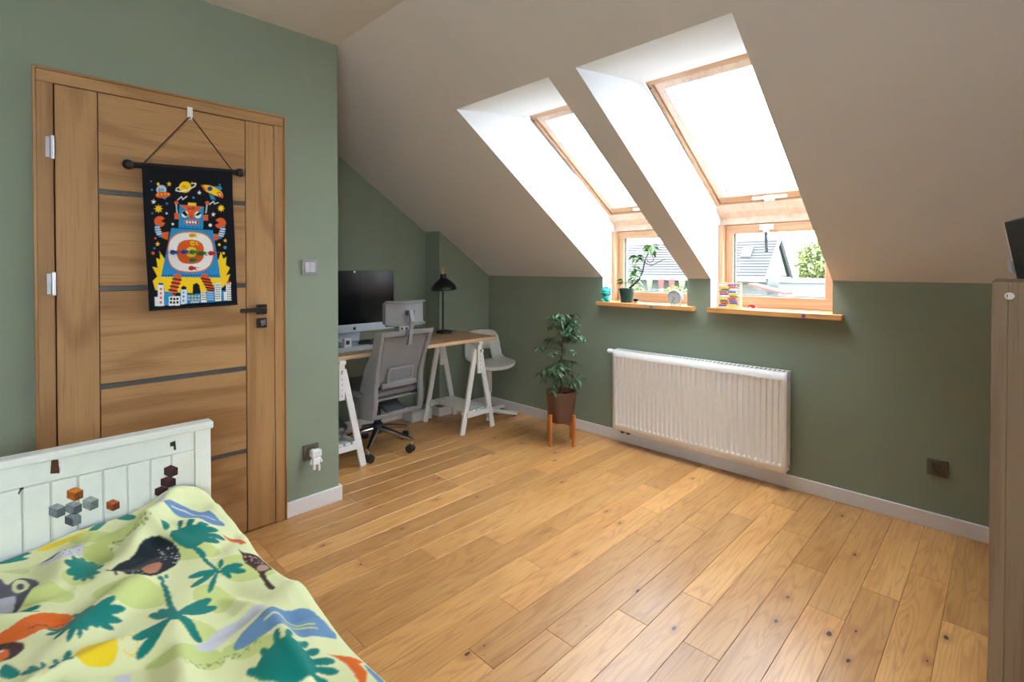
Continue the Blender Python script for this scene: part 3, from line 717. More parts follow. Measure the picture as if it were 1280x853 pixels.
# ------------------------------------------------------------------ wall hanging on the door (game cloth with a robot print)
hk = thing('hook', 'small white stick-on hook near the top of the door', 'hook', (XD + .018, .606, 2.0))
b = MB(); b.lim(.0005, .006, -.011, .011, -.004, .055); b.build('hook_plate', M['white'], hk, bevel=.002)
b = MB(); b.tube([(.006, 0, .012), (.014, 0, .004), (.018, 0, -.004), (.024, 0, -.004), (.027, 0, .006)], .0035, 8); b.build('hook_arm', M['white'], hk, smooth=True)
HX = XD + .040
wh = thing('wall_hanging', 'black cloth wall game printed with a blue robot, hung from a rod on the door', 'wall hanging', (HX, .60, 1.45))
H0 = np.array((HX, .60, 1.45))
L3 = lambda y, z, x=0.0: (x, y - .60, z - 1.45)
RA, RB = (.378, 1.7565), (.806, 1.7795)
b = MB(); b.cyl(L3(*RA), L3(*RB), .0125, n=16); rod = b.build('rod', M['black'], wh, smooth=True)
for q, s_ in ((RA, -1), (RB, 1)):
    b = MB(); b.ball(L3(q[0] + s_ * .004, q[1]), .021, 16, 10); b.build('rod_knob', M['black'], rod, smooth=True)
M['cord'] = mat('brown_cord', (70, 46, 34), .9, var=.3, scale=400)
b = MB(); b.tube([L3(.430, 1.772, .006), L3(.597, 2.001, -.003), L3(.606, 2.0025, -.001), L3(.614, 2.001, -.003), L3(.770, 1.790, .006)], .0028, 7); b.build('cord', M['cord'], wh, smooth=True)
HP = [[5.39919113e-04, -6.57091280e-06, 4.29173132e-01], [-2.70818004e-04, -7.70878907e-04, 1.78322686], [-2.05562902e-04, -2.44839010e-06, 1.0]]
nu, nv = 240, 400
TL, TR, BL_, BR = (.420, 1.757), (.773, 1.776), (.444, 1.130), (.797, 1.138)
u, v = np.meshgrid(np.linspace(0, 1, nu), np.linspace(0, 1, nv), indexing='ij')
Yp = (TL[0] * (1 - u) + TR[0] * u) * (1 - v) + (BL_[0] * (1 - u) + BR[0] * u) * v
Zp = (TL[1] * (1 - u) + TR[1] * u) * (1 - v) + (BL_[1] * (1 - u) + BR[1] * u) * v
Xp = .013 * (1 - v) ** 8 - .006 * v + .0035 * np.sin(u * 7 + v * 2) * v + .002 * np.sin(v * 9 + u * 3)
pw = Painter(hinv(HP, np.stack([Yp, Zp], -1).reshape(-1, 2)), lin(14, 15, 24))
B1, OR2, Y2, W2_, K2, DB = (38, 140, 196), (226, 96, 40), (246, 206, 26), (238, 236, 230), (16, 18, 26), (30, 80, 150)
# stars and dots
for x, y, r, k, c in ((82, 274, 26, 8, Y2), (434, 271, 22, 8, Y2), (140, 136, 15, 5, Y2), (311, 184, 14, 5, W2_), (54, 235, 15, 5, W2_), (391, 306, 14, 5, W2_), (78, 472, 15, 5, Y2), (457, 453, 12, 5, Y2), (38, 121, 5, 5, W2_)): pw.star(x, y, r, k, c, .5 if k == 8 else .42)
for x, y, r, c in ((129, 245, 6, B1), (278, 212, 6, B1), (128, 300, 6, W2_), (163, 360, 7, W2_), (374, 366, 9, W2_), (47, 300, 5, B1), (66, 440, 6, OR2), (60, 496, 6, B1), (52, 523, 9, OR2), (456, 492, 9, B1), (448, 524, 7, Y2), (424, 476, 7, Y2), (44, 168, 5, B1), (424, 140, 5, B1)): pw.ell(x, y, r, r, c)
# saucer, ringed planet, rocket
pw.ell(97, 168, 28, 26, (176, 206, 226)); pw.poly([(60, 205), (75, 180), (118, 178), (152, 188), (140, 208), (90, 216)], OR2, 1); pw.ell(78, 136, 8, 8, Y2); pw.line([(80, 140), (86, 150)], 3, W2_)
for x, y in ((78, 196), (98, 194), (118, 192), (136, 192)): pw.ell(x, y, 5, 5, Y2)
pw.poly([(100, 212), (128, 210), (118, 222)], B1)
pw.line([(82, 165), (88, 162), (90, 168), (82, 176), (92, 176)], 3, K2); pw.ring(103, 168, 4, 7, K2)     # the figure 20 on the saucer
pw.ell(230, 153, 34, 31, Y2); pw.line([(178, 172), (182, 160), (200, 152)], 5, W2_); pw.line([(178, 172), (205, 178), (250, 166), (285, 148), (290, 134), (270, 132)], 6, W2_); pw.ell(224, 150, 12, 9, (214, 170, 30)); pw.ell(240, 160, 8, 6, (214, 170, 30)); pw.star(268, 132, 9, 4, Y2)
pw.poly([(318, 142), (360, 140), (410, 158), (440, 182), (448, 214), (420, 206), (375, 190), (340, 172)], Y2, 1); pw.poly([(405, 180), (430, 178), (452, 214), (420, 210)], OR2, 1); pw.poly([(392, 150), (430, 148), (440, 168), (412, 164)], B1); pw.poly([(365, 192), (392, 200), (404, 224), (378, 222)], B1); pw.ell(370, 162, 15, 13, DB); pw.poly([(318, 142), (330, 142), (352, 170), (340, 172)], OR2); pw.poly([(412, 186), (428, 190), (434, 204)], W2_)
# flash of yellow behind the robot
pw.poly([(50, 680), (76, 655), (48, 600), (78, 606), (70, 550), (92, 560), (88, 512), (120, 560), (420, 560), (432, 514), (446, 556), (464, 544), (460, 590), (484, 606), (462, 650), (486, 640), (470, 690), (440, 720), (300, 750), (100, 740), (64, 730)], Y2)
# antennas, head
for x0, x1, zz_ in ((182, 186, [(190, 225), (210, 206), (218, 222), (242, 204)]), (356, 350, [(368, 250), (392, 232), (396, 246), (418, 240)])):
    pw.line([(x0, 244), (x1, 296)], 8, (180, 190, 200)); pw.ell(x0, 240, 12, 9, OR2); pw.line(zz_, 5, W2_)
pw.poly([(172, 298), (198, 298), (198, 332), (172, 332)], OR2); pw.poly([(336, 308), (362, 308), (362, 340), (336, 340)], OR2)
pw.poly([(200, 250), (338, 262), (334, 388), (196, 380)], B1); pw.poly([(248, 240), (294, 242), (294, 258), (248, 256)], Y2); pw.poly([(202, 252), (336, 263), (300, 286), (268, 340), (238, 282)], OR2); pw.poly([(236, 300), (268, 334), (292, 304), (268, 290)], OR2)
pw.poly([(268, 296), (282, 328), (254, 328)], (200, 76, 34))
pw.ell(231, 304, 19, 19, W2_); pw.ell(305, 308, 19, 19, W2_); pw.poly([(212, 296), (230, 284), (250, 310), (236, 318)], K2); pw.poly([(288, 310), (310, 290), (326, 300), (304, 314)], K2)
pw.line([(254, 266), (250, 276), (258, 274)], 3, K2); pw.line([(266, 268), (262, 274), (268, 278)], 3, K2); pw.ring(278, 272, 4, 7, K2)
pw.poly([(222, 346), (240, 336), (300, 336), (316, 348), (304, 364), (238, 362)], OR2, 1); pw.poly([(230, 348), (244, 340), (298, 340), (308, 350), (298, 359), (242, 358)], K2, 1)
for x in (238, 254, 270, 286): pw.poly([(x, 342), (x + 12, 342), (x + 12, 356), (x, 356)], W2_)
pw.line([(200, 368), (330, 376)], 0, K2)
for x in (212, 232, 254, 276, 300, 320): pw.ell(x, 372 + (x - 212) * .06, 4, 3, DB)
# arms with claws
for sx, cx, cy in ((1, 90, 345), (-1, 430, 355)):
    pw.ell(cx, cy, 31, 30, OR2); pw.poly([(cx + sx * 4, cy - 2), (cx + sx * 44, cy - 26), (cx + sx * 44, cy + 16)], lin and (14, 15, 24))
    arm = [(cx - sx * 14, cy + 30), (cx - sx * 14, cy + 54), (cx + sx * 4, cy + 76)]
    pw.line(arm, 26, B1)
    for t in (0, .35, .7, 1): pw.line([(cx - sx * (26 - 10 * t), cy + 34 + 40 * t), (cx - sx * (2 - 14 * t), cy + 32 + 34 * t)], 5, W2_)
    pw.poly([(cx + sx * 12, cy + 62), (cx + sx * 52, cy + 58), (cx + sx * 44, cy + 104), (cx + sx * 12, cy + 92)], OR2)
# body with target
pw.poly([(156, 382), (388, 394), (432, 662), (96, 656)], B1)
def egg(cx, cy, rx, ry, c):
    a = np.linspace(0, 2 * PI, 40, endpoint=False); pw.poly([(cx + rx * np.sign(math.cos(t)) * abs(math.cos(t)) ** .75, cy + ry * np.sign(math.sin(t)) * abs(math.sin(t)) ** .75) for t in a], c)
egg(263, 517, 131, 116, OR2); egg(263, 517, 125, 110, W2_); egg(263, 516, 76, 68, OR2); egg(268, 517, 28, 28, Y2)
for i in range(20): pw.ell(108 + i * 16, 649, 5, 4, (20, 50, 96))
# striped legs
for x0, x1, y0, y1 in ((190, 158, 662, 756), (344, 384, 662, 738)):
    pw.line([(x0, y0), (x1, y1)], 46, OR2, 40)
    for t in (.1, .32, .54, .76, .95):
        cx, cy = x0 + (x1 - x0) * t, y0 + (y1 - y0) * t; pw.line([(cx - 24, cy - 4), (cx + 24, cy + 4)], 8, K2)
# skyline
pw.poly([(64, 822), (60, 770), (78, 768), (78, 700), (112, 700), (120, 745), (160, 745), (166, 770), (206, 768), (206, 726), (246, 728), (246, 756), (290, 756), (290, 735), (324, 735), (324, 740), (352, 740), (356, 738), (396, 740), (398, 690), (434, 690), (440, 735), (460, 735), (462, 690), (490, 690), (494, 790)], B1)
for p, c in (([(62, 822), (60, 770), (112, 768), (114, 820)], (226, 226, 224)), ([(78, 700), (112, 700), (114, 820), (80, 822)], (226, 226, 224)), ([(84, 690), (108, 690), (112, 702), (80, 702)], DB), ([(142, 768), (204, 766), (206, 818), (142, 820)], W2_), ([(210, 726), (244, 726), (246, 808), (210, 812)], (210, 226, 240)), ([(212, 714), (226, 706), (242, 716), (242, 728), (210, 728)], K2), ([(278, 700), (300, 690), (316, 706), (320, 752), (276, 752)], K2), ([(324, 740), (352, 740), (354, 800), (324, 800)], W2_), ([(400, 692), (434, 690), (436, 792), (402, 794)], W2_), ([(462, 690), (490, 690), (494, 788), (466, 790)], W2_), ([(450, 742), (466, 740), (468, 788), (452, 790)], W2_), ([(464, 686), (488, 682), (488, 694), (464, 696)], OR2)): pw.poly(p, c)
for y in (718, 742, 768, 794): pw.poly([(90, y), (103, y), (103, y + 14), (90, y + 14)], OR2)
for x in (148, 166, 184):
    for y in (774, 794): pw.poly([(x, y), (x + 13, y), (x + 13, y + 14), (x, y + 14)], K2)
for y in (738, 762, 786): pw.poly([(220, y), (230, y), (230, y + 12), (220, y + 12)], B1)
for x in (252, 270, 288, 306):
    for y in (762, 780): pw.poly([(x, y), (x + 10, y - 1), (x + 10, y + 8), (x, y + 9)], Y2)
for x0, n_ in ((327, 3), (404, 3), (468, 3)):
    for i in range(n_):
        for y in range(702 if x0 != 327 else 746, 790, 13): pw.ell(x0 + 4 + i * 9, y, 3, 4, K2 if x0 != 468 else (70, 74, 84))
for i in range(4):
    for y in range(744, 796, 13): pw.ell(362 + i * 9, y, 3, 4, (190, 220, 240))
pw.line([(268, 802), (276, 796), (284, 802), (292, 797), (300, 801), (312, 796)], 4, W2_)
M['gamecloth'] = printmat('printed_game_cloth', .75, 1200, .08)
fab = cloth('cloth_sheet', np.stack([Xp, Yp - .60, Zp - 1.45], -1).reshape(-1, 3), nu, nv, pw.col, M['gamecloth'], wh, -.0035)
hemb = MB(); hemb.bar(L3(BL_[0], BL_[1] + .004, -.004), L3(BR[0], BR[1] + .004, -.004), .007, .016, (1, 0, 0)); hemb.build('bottom_hem', M['blackcloth'], wh, bevel=.002)
# little magnetic darts stuck on the target
dart_at = [(266, 424, 'yellow', 'yellow dart highest on the black cloth game, above the target'), (272, 468, 'yellow', 'yellow dart on the upper edge of the orange ring of the cloth target'), (160, 519, 'blue', 'blue dart at the left edge of the white target on the cloth game'), (222, 516, 'blue', 'blue dart left of the yellow bullseye on the cloth game'),
           (270, 517, 'dgreen', 'green dart on the yellow bullseye of the cloth game'), (320, 524, 'dgreen', 'green dart right of the yellow bullseye on the cloth game'), (374, 524, 'red', 'red dart at the right edge of the white cloth target'), (268, 564, 'dgreen', 'green dart below the bullseye of the cloth game'), (264, 608, 'red', 'red dart lowest on the white cloth target')]
proto = None
for x, y, c, lab in dart_at:
    q = np.array(HP) @ np.array([x, y, 1.0]); yy, zz_ = q[0] / q[2], q[1] / q[2]
    t = thing('dart', lab, 'dart', (HX + .004, yy, zz_), 0, 'magnetic darts on the cloth game')
    b = MB(); b.cyl((0, 0, 0), (.006, 0, 0), .011, n=14); b.build('magnet', M[c], t, smooth=True)
    b = MB(); b.tube([(.006, 0, 0), (.014, 0, 0), (.028, .010, -.001)], [.007, .005, .004], 10); b.build('shaft', M[c], t, smooth=True)
    b = MB()
    for a in range(3):
        an = a * 2 * PI / 3 + .4; b.bar((.022, .008 + .003 * math.cos(an), .003 * math.sin(an)), (.034, .016 + .010 * math.cos(an), .010 * math.sin(an)), .008, .0016)
    b.build('flight', M[c], t)

# ------------------------------------------------------------------ switch and sockets
s = thing('light_switch', 'grey double rocker light switch beside the door', 'switch', (XD, 1.163, 1.321))
b = MB(); b.lim(.0005, .010, -.041, .041, -.041, .041); b.build('switch_frame', M['switch'], s, bevel=.002)
for y0 in (-.027, .001): b = MB(); b.prism([(.008, -.027), (.019, -.027), (.012, .027), (.008, .027)], lambda x, z, sd_, y0=y0: (x, y0 + sd_ * .026, z)); b.build('rocker', M['rocker'], s, bevel=.001)
s = thing('wall_socket', 'dark grey wall socket low beside the door, with white plug-in figure', 'socket', (XD, 1.166, .318))
b = MB(); b.lim(.0005, .010, -.042, .042, -.042, .042); b.build('socket_frame', M['socket'], s, bevel=.002)
b = MB(); b.lathe([(.030, .0), (.030, .006), (.024, .006), (.022, .001), (.0001, .001)], (.0095, .004, 0), 22, Matrix.Rotation(PI / 2, 3, 'Y')); b.build('socket_insert', M['socket'], s, smooth=True)
s = thing('night_light', 'small white plug-in figure in the socket beside the door', 'night light', (XD + .017, 1.176, .300))
b = MB(); b.cyl((-.006, -.004, .018), (.010, -.004, .018), .016, n=14); b.build('plug', M['white2'], s, smooth=True)
b = MB(); b.lim(.008, .045, -.028, .028, -.002, .038); b.build('head', M['white2'], s, bevel=.008, seg=3)
b = MB(); b.lim(.012, .040, -.022, .020, -.045, -.003); b.build('torso', M['white2'], s, bevel=.008, seg=3)
for y0 in (-.016, .010): b = MB(); b.lim(.014, .036, y0, y0 + .013, -.076 - y0 * .4, -.046); b.build('leg', M['white2'], s, bevel=.004)
b = MB(); b.bar((.026, -.022, -.01), (.034, -.032, -.036), .010, .012); b.build('arm', M['white2'], s, bevel=.003)
b = MB(); b.bar((.026, .020, -.01), (.034, .030, -.036), .010, .012); b.build('arm', M['white2'], s, bevel=.003)
s = thing('wall_socket', 'brown-grey double wall socket on the green knee wall near the cabinet', 'socket', (-.2495, YW, .309))
b = MB(); b.lim(-.041, .041, -.011, -.0005, -.041, .041); b.build('socket_frame', M['socket'], s, bevel=.003)
for z in (.017, -.018):
    b = MB(); b.lathe([(.0205, 0), (.0205, .007), (.017, .007), (.015, .0015), (.0001, .0015)], (0, -.0105, z), 20, Matrix.Rotation(PI / 2, 3, 'X')); ins = b.build('socket_insert', M['socket'], s, smooth=True)
    b = MB()
    for x in (-.007, .007): b.cyl((x, -.0122, z - .002), (x, -.0128, z - .002), .0024, n=8)
    b.build('socket_hole', M['black'], ins)

# ------------------------------------------------------------------ radiator
RX0, RX1, RZ0, RZ1, RYF, RYB = -2.107, -.915, .112, .708, 3.200, 3.266
r_ = thing('radiator', 'white ribbed panel radiator under the two windows', 'radiator', ((RX0 + RX1) / 2, YW, 0))
rx = (RX0 + RX1) / 2; Wd = (RX1 - RX0) / 2; yo = lambda y: y - YW
# pressed front sheet with upright channels
b = MB(); nch = 34; mg = .022; pit = (2 * Wd - 2 * mg) / nch
prof = [(-Wd, 0.0)]
for i in range(nch):
    x = -Wd + mg + pit * i
    prof += [(x + pit * .22, 0), (x + pit * .36, .012), (x + pit * .66, .012), (x + pit * .80, 0)]
prof.append((Wd, 0))
zt_, zb_ = RZ1 - .052, RZ0 + .040
rows = [(RZ0, 0), (zb_, 0), (zb_ + .012, 1), (zt_ - .006, 1), (zt_, 0), (RZ1 - .004, 0)]
n = len(prof)
b.add([(x, yo(RYF) + d * k, z) for z, k in rows for x, d in prof], [(i * n + j, i * n + j + 1, (i + 1) * n + j + 1, (i + 1) * n + j) for i in range(len(rows) - 1) for j in range(n - 1)])
fr = b.build('front_panel', M['rad'], r_, smooth=True)
md = fr.modifiers.new('sheet', 'SOLIDIFY'); md.thickness = .0015; md.offset = -1
MB().lim(-Wd + .004, Wd - .004, yo(RYB), yo(RYB + .010), RZ0 + .004, RZ1 - .012).build('rear_panel', M['rad'], r_, bevel=.003)
for sx in (-1, 1):
    b = MB(); b.lim(sx * Wd - sx * .0045, sx * Wd - sx * .001, yo(RYF) + .003, yo(RYB) + .008, RZ0 + .01, RZ1 - .002); b.build('side_cover', M['rad'], r_, bevel=.001)
    for z in (RZ1 - .035, RZ0 + .035): b = MB(); b.cyl((sx * (Wd - .001), yo(RYF + .038), z), (sx * (Wd + .007), yo(RYF + .038), z), .009, n=12); b.build('end_plug', M['steel'], r_, smooth=True)
b = MB(); b.lim(-Wd, Wd, yo(RYF) + .0008, yo(RYF) + .006, RZ1 - .003, RZ1); b.lim(-Wd, Wd, yo(RYB) - .004, yo(RYB) + .010, RZ1 - .003, RZ1)
for i in range(46): x = -Wd + .012 + (2 * Wd - .024) / 45 * i; b.lim(x - .0045, x + .0045, yo(RYF) + .006, yo(RYB) - .004, RZ1 - .0028, RZ1 - .0004)
b.build('top_grille', M['rad'], r_)
b = MB()
for i in range(60):
    x = -Wd + .02 + (2 * Wd - .04) / 59 * i; b.lim(x - .0008, x + .0008, yo(RYF) + .014, yo(RYB) - .004, RZ0 + .05, RZ1 - .05)
b.build('convector_fins', M['rad'], r_, kind='stuff')
vx = -Wd - .004
b = MB(); b.cyl((-Wd + .002, yo(RYF + .035), RZ1 - .022), (-Wd - .020, yo(RYF + .035), RZ1 - .022), .010, n=14); b.build('valve_body', M['white'], r_, smooth=True)
b = MB(); b.tube([(-Wd - .020, yo(RYF + .035), RZ1 - .022), (-Wd - .030, yo(RYF + .035), RZ1 - .022), (-Wd - .060, yo(RYF + .035), RZ1 - .022), (-Wd - .066, yo(RYF + .035), RZ1 - .022)], [.014, .0185, .0175, .010], 18); b.build('thermostat_head', M['white'], r_, smooth=True)
for x in (-Wd + .05, -Wd + .10):
    b = MB(); b.tube([(x, yo(RYF + .04), RZ0 + .02), (x, yo(RYF + .04), RZ0 - .015), (x, yo(RYF + .055), RZ0 - .03), (x, yo(YW) - .001, RZ0 - .032)], .0075, 10); b.build('pipe', M['darkmetal'], r_, smooth=True)
b = MB(); b.lim(-Wd + .038, -Wd + .112, yo(RYF + .028), yo(RYF + .052), RZ0 - .012, RZ0 + .006); b.build('valve_block', M['darkmetal'], r_, bevel=.003)
for x in (-Wd + .25, Wd - .25): b = MB(); b.lim(x - .012, x + .012, yo(RYB + .010), yo(YW) - .0005, RZ0 + .05, RZ1 - .06); b.build('bracket', M['rad'], r_)
# ------------------------------------------------------------------ plant stand, ficus
px_, py_ = -2.392, 2.945
st_ = thing('plant_stand', 'four-legged orange-brown wooden plant stand beside the radiator', 'plant stand', (px_, py_, 0), math.radians(-2))
for sx, sy in ((1, 0), (-1, 0), (0, 1), (0, -1)):
    o = MB().lim(-.0115, .0115, -.0115, .0115, -.118, .118).build('leg', M['stand'], st_, bevel=.003); o.location = (sx * .122, sy * .122, .118)
o = MB().lim(-.110, .110, -.0115, .0115, -.010, .010).build('cross_bar', M['stand'], st_, bevel=.002); o.location = (0, 0, .158)
for s_ in (-1, 1): o = MB().lim(-.0115, .0115, -.0495, .0495, -.010, .010).build('cross_bar', M['stand'], st_, bevel=.002); o.location = (0, s_ * .061, .158)
pl_ = thing('potted_ficus', 'small weeping fig tree in a brown pot on the wooden stand', 'plant', (px_, py_, .1685))
b = MB(); b.lathe([(.0001, 0), (.086, 0), (.090, .004), (.112, .19), (.113, .214), (.1165, .218), (.1165, .228), (.108, .228), (.104, .19), (.0001, .189)], (0, 0, 0), 36); b.build('pot', M['brownpot'], pl_, smooth=True)
b = MB(); b.lathe([(.104, .1895), (.08, .197), (.05, .194), (.0001, .200)], (0, 0, 0), 24); b.build('soil', M['soil'], pl_, smooth=True)
rf = random.Random(11)
def leaf_mesh(b, p, d, L, wd, droop=.25, roll=0):
    d = Vector(d).normalized(); up = Vector((0, 0, 1)); sx = d.cross(up)
    if sx.length < .05: sx = Vector((1, 0, 0))
    sx.normalize(); nn = sx.cross(d); sx = (sx * math.cos(roll) + nn * math.sin(roll)); nn = sx.cross(d)
    P = Vector(p)
    q = lambda t, s_, z: P + d * (L * t) + sx * (wd * s_) + nn * (wd * z) - up * (droop * L * t * t)
    vs_ = [q(0, 0, 0), q(.25, -.38, .12), q(.25, 0, 0), q(.25, .38, .12), q(.55, -.5, .14), q(.55, 0, 0), q(.55, .5, .14), q(.82, -.25, .06), q(.82, 0, -.02), q(.82, .25, .06), q(1.05, 0, -.05)]
    b.add(vs_, [(0, 2, 1), (0, 3, 2), (1, 2, 5, 4), (2, 3, 6, 5), (4, 5, 8, 7), (5, 6, 9, 8), (7, 8, 10), (8, 9, 10)])
tr = MB(); lf = MB()
stem = [(0, 0, .19), (.004, 0, .28), (-.008, .006, .38), (.006, 0, .50), (.012, .004, .62), (.02, 0, .72), (.03, 0, .80)]
tr.tube(stem, [.011, .0095, .008, .0065, .005, .0035, .002], 9); tr.tube([(.006, .006, .19), (-.006, .008, .27), (.010, -.002, .36), (0, .004, .46)], [.007, .006, .005, .003], 7)
CR = Vector((.71, .70, 0)); CF = Vector((-.70, .71, 0))
for i in range(52):
    t = rf.uniform(.15, 1); k = t * 5.99; a = int(k); p = Vector(stem[a]).lerp(Vector(stem[a + 1]), k - a)
    if p.z < .30: continue
    low = p.z < .48
    an = rf.uniform(0, 2 * PI); L = rf.uniform(.09, .19) * (1.0 if p.z < .62 else .62)
    d = Vector((math.cos(an), math.sin(an), rf.uniform(.1, .6) if not low else rf.uniform(-.1, .45)))
    br = [p]; q = p.copy()
    for j in range(5):
        q = q + d.normalized() * (L / 5); d.z -= .20 if low else .12; br.append(q.copy())
    if br[-1].z < .26 and Vector(br[-1].xy).length < .14: continue
    tr.tube(br, [.0028, .0024, .002, .0016, .0012, .0008], 5)
    for j in range(1, 6):
        for _ in range(2 if j < 4 else 4):
            a2 = rf.uniform(0, 2 * PI); dd = Vector((math.cos(a2), math.sin(a2), rf.uniform(-.7, .5))) + d.normalized() * .7
            leaf_mesh(lf, br[j], dd, rf.uniform(.034, .054), rf.uniform(.017, .024), rf.uniform(.1, .5), rf.uniform(-.6, .6))
tr.build('trunk', M['bark'], pl_, smooth=True); lf.build('foliage', M['leaf'], pl_, smooth=False, kind='stuff')

# ------------------------------------------------------------------ things on the left sill
ZS = 1.0562
fy = 3.285
f_ = thing('toy_figure', 'turquoise curly-maned toy animal at the left end of the left sill', 'toy', (-2.222, fy, ZS), math.radians(20))
b = MB(); b.ball((0, 0, .028), .028, 14, 10, (1, .85, 1)); b.build('torso', M['teal'], f_, smooth=True)
for sx in (-1, 1):
    b = MB(); b.ball((sx * .024, -.018, .012), .013, 10, 8, (1, 1.3, .9)); b.build('paw', M['teal'], f_, smooth=True)
b = MB(); b.ball((0, -.012, .078), .024, 14, 10); hd_ = b.build('head', M['teal'], f_, smooth=True)
b = MB(); b.ball((0, -.036, .070), .011, 10, 8, (1.2, .8, .8)); b.build('muzzle', M['teal'], hd_, smooth=True)
b = MB()
for sx in (-1, 1): b.ball((sx * .009, -.034, .084), .0035, 8, 6)
b.build('eyes', M['black'], hd_, smooth=True)
b = MB(); rm = random.Random(4)
for i in range(46):
    an = 2 * PI * i / 46 * 3.07; rr_ = rm.uniform(.024, .036); b.ball((rr_ * math.cos(an), rm.uniform(-.012, .016), .078 + rr_ * math.sin(an) * 1.05 - .004), rm.uniform(.007, .010), 8, 6)
b.build('mane', M['teal'], hd_, smooth=True, kind='stuff')
p_ = thing('potted_plant', 'leafy curved-stem plant in a dark green pot on the left sill', 'plant', (-2.058, 3.315, ZS))
b = MB(); b.lathe([(.0001, 0), (.043, 0), (.056, .088), (.060, .089), (.061, .108), (.055, .108), (.052, .09), (.0001, .089)], (0, 0, 0), 28); b.build('pot', M['greenpot'], p_, smooth=True)
b = MB(); b.lathe([(.0525, .0895), (.0001, .096)], (0, 0, 0), 20); b.build('soil', M['soil'], p_, smooth=True)
# stem points measured across the window (metres along the wall, height above the pot foot)
stem = [(0, 0, .09), (.045, .004, .125), (.10, .01, .175), (.128, .012, .235), (.145, .012, .31), (.178, .012, .38)]
b = MB(); b.tube([(0, 0, .09), (.02, .002, .11)] + stem[1:], [.007, .007, .0065, .006, .0055, .0045, .003], 8); sm = b.build('stem', M['barkd'], p_, smooth=True)
for tw in ([(.145, .012, .30), (.20, .012, .278), (.27, .014, .312), (.31, .014, .322)], [(.155, .012, .325), (.185, .012, .30), (.215, .012, .318), (.222, .012, .345)], [(.128, .012, .235), (.09, .0, .245), (.06, -.006, .25)], [(.145, .012, .31), (.12, .0, .335), (.09, -.004, .34)], [(.10, .01, .175), (.07, 0, .19)], [(.045, .004, .125), (.01, 0, .15), (-.02, 0, .14)]):
    b = MB(); b.tube(tw, [.003] * (len(tw) - 1) + [.0015], 6); b.build('twig', M['barkd'], p_, smooth=True)
rl = random.Random(21)
for (x, y, z, n_) in ((.20, .01, .41, 11), (.178, .012, .39, 5), (.085, -.004, .345, 13), (.12, 0, .335, 5), (.055, -.006, .255, 13), (.08, 0, .22, 5), (.065, 0, .195, 10), (-.02, 0, .150, 10), (.30, .014, .322, 0)):
    for _ in range(n_):
        bb = MB(); a = rl.uniform(0, 2 * PI); leaf_mesh(bb, (0, 0, 0), (math.cos(a) * (1.1), math.sin(a) * .5, rl.uniform(-.5, .5)), rl.uniform(.044, .064), rl.uniform(.024, .034), .4, rl.uniform(-.6, .6))
        o = bb.build('leaf', M['leaf2'], p_); o.location = (x + rl.uniform(-.02, .02), y + rl.uniform(-.012, .008), z + rl.uniform(-.018, .018))
t_ = thing('trinket', 'small dark and orange trinket beside the green pot on the sill', 'ornament', (-1.968, 3.300, ZS))
b = MB(); b.lathe([(.0001, 0), (.024, 0), (.026, .006), (.018, .012), (.0001, .012)], (0, 0, 0), 16); b.build('dish', M['orange'], t_, smooth=True)
b = MB(); b.lim(-.012, .012, -.008, .008, .0125, .034); b.ball((-.016, .004, .022), .010, 10, 8); b.build('charm', M['black'], t_, bevel=.002)
c_ = thing('alarm_clock', 'round white alarm clock at the right end of the left sill', 'clock', (-1.655, 3.300, ZS), math.radians(-4))
ry = Matrix.Rotation(PI / 2, 3, 'X')
b = MB(); b.lathe([(.0001, -.026), (.040, -.026), (.046, -.020), (.047, .018), (.050, .020), (.050, .027), (.046, .028), (.045, .021), (.0001, .021)], (0, 0, .056), 32, ry); b.build('case', M['white'], c_, smooth=True)
M['clock'] = mat('clock_grey_white', (176, 178, 182), .4); c_.children[0].data.materials[0] = M['clock']
b = MB(); b.lathe([(.0455, .022), (.0001, .022)], (0, 0, .056), 32, ry); fc = b.build('dial', M['white2'], c_)
b = MB()
for i in range(12):
    an = i * PI / 6; b.bar((.036 * math.sin(an), -.0224, .056 + .036 * math.cos(an)), (.041 * math.sin(an), -.0224, .056 + .041 * math.cos(an)), .0022, .001)
b.build('hour_mark', M['black'], fc)
for an, L, wd in ((math.radians(300), .022, .004), (math.radians(120), .012, .003), (math.radians(205), .032, .003)):
    b = MB(); b.bar((0, -.0235, .056), (L * math.sin(an), -.0235, .056 + L * math.cos(an)), wd, .0012); b.build('hand', M['black'], fc)
for sx in (-1, 1):
    b = MB(); b.bar((sx * .030, 0, .020), (sx * .036, 0, .0005), .008, .010); b.build('foot', M['white'], c_, bevel=.002)
b = MB(); b.lim(-.016, .016, -.010, .010, .104, .112); b.cyl((-.010, 0, .098), (-.010, 0, .106), .004); b.cyl((.010, 0, .098), (.010, 0, .106), .004); b.build('snooze_bar', M['alu'], c_, bevel=.002)

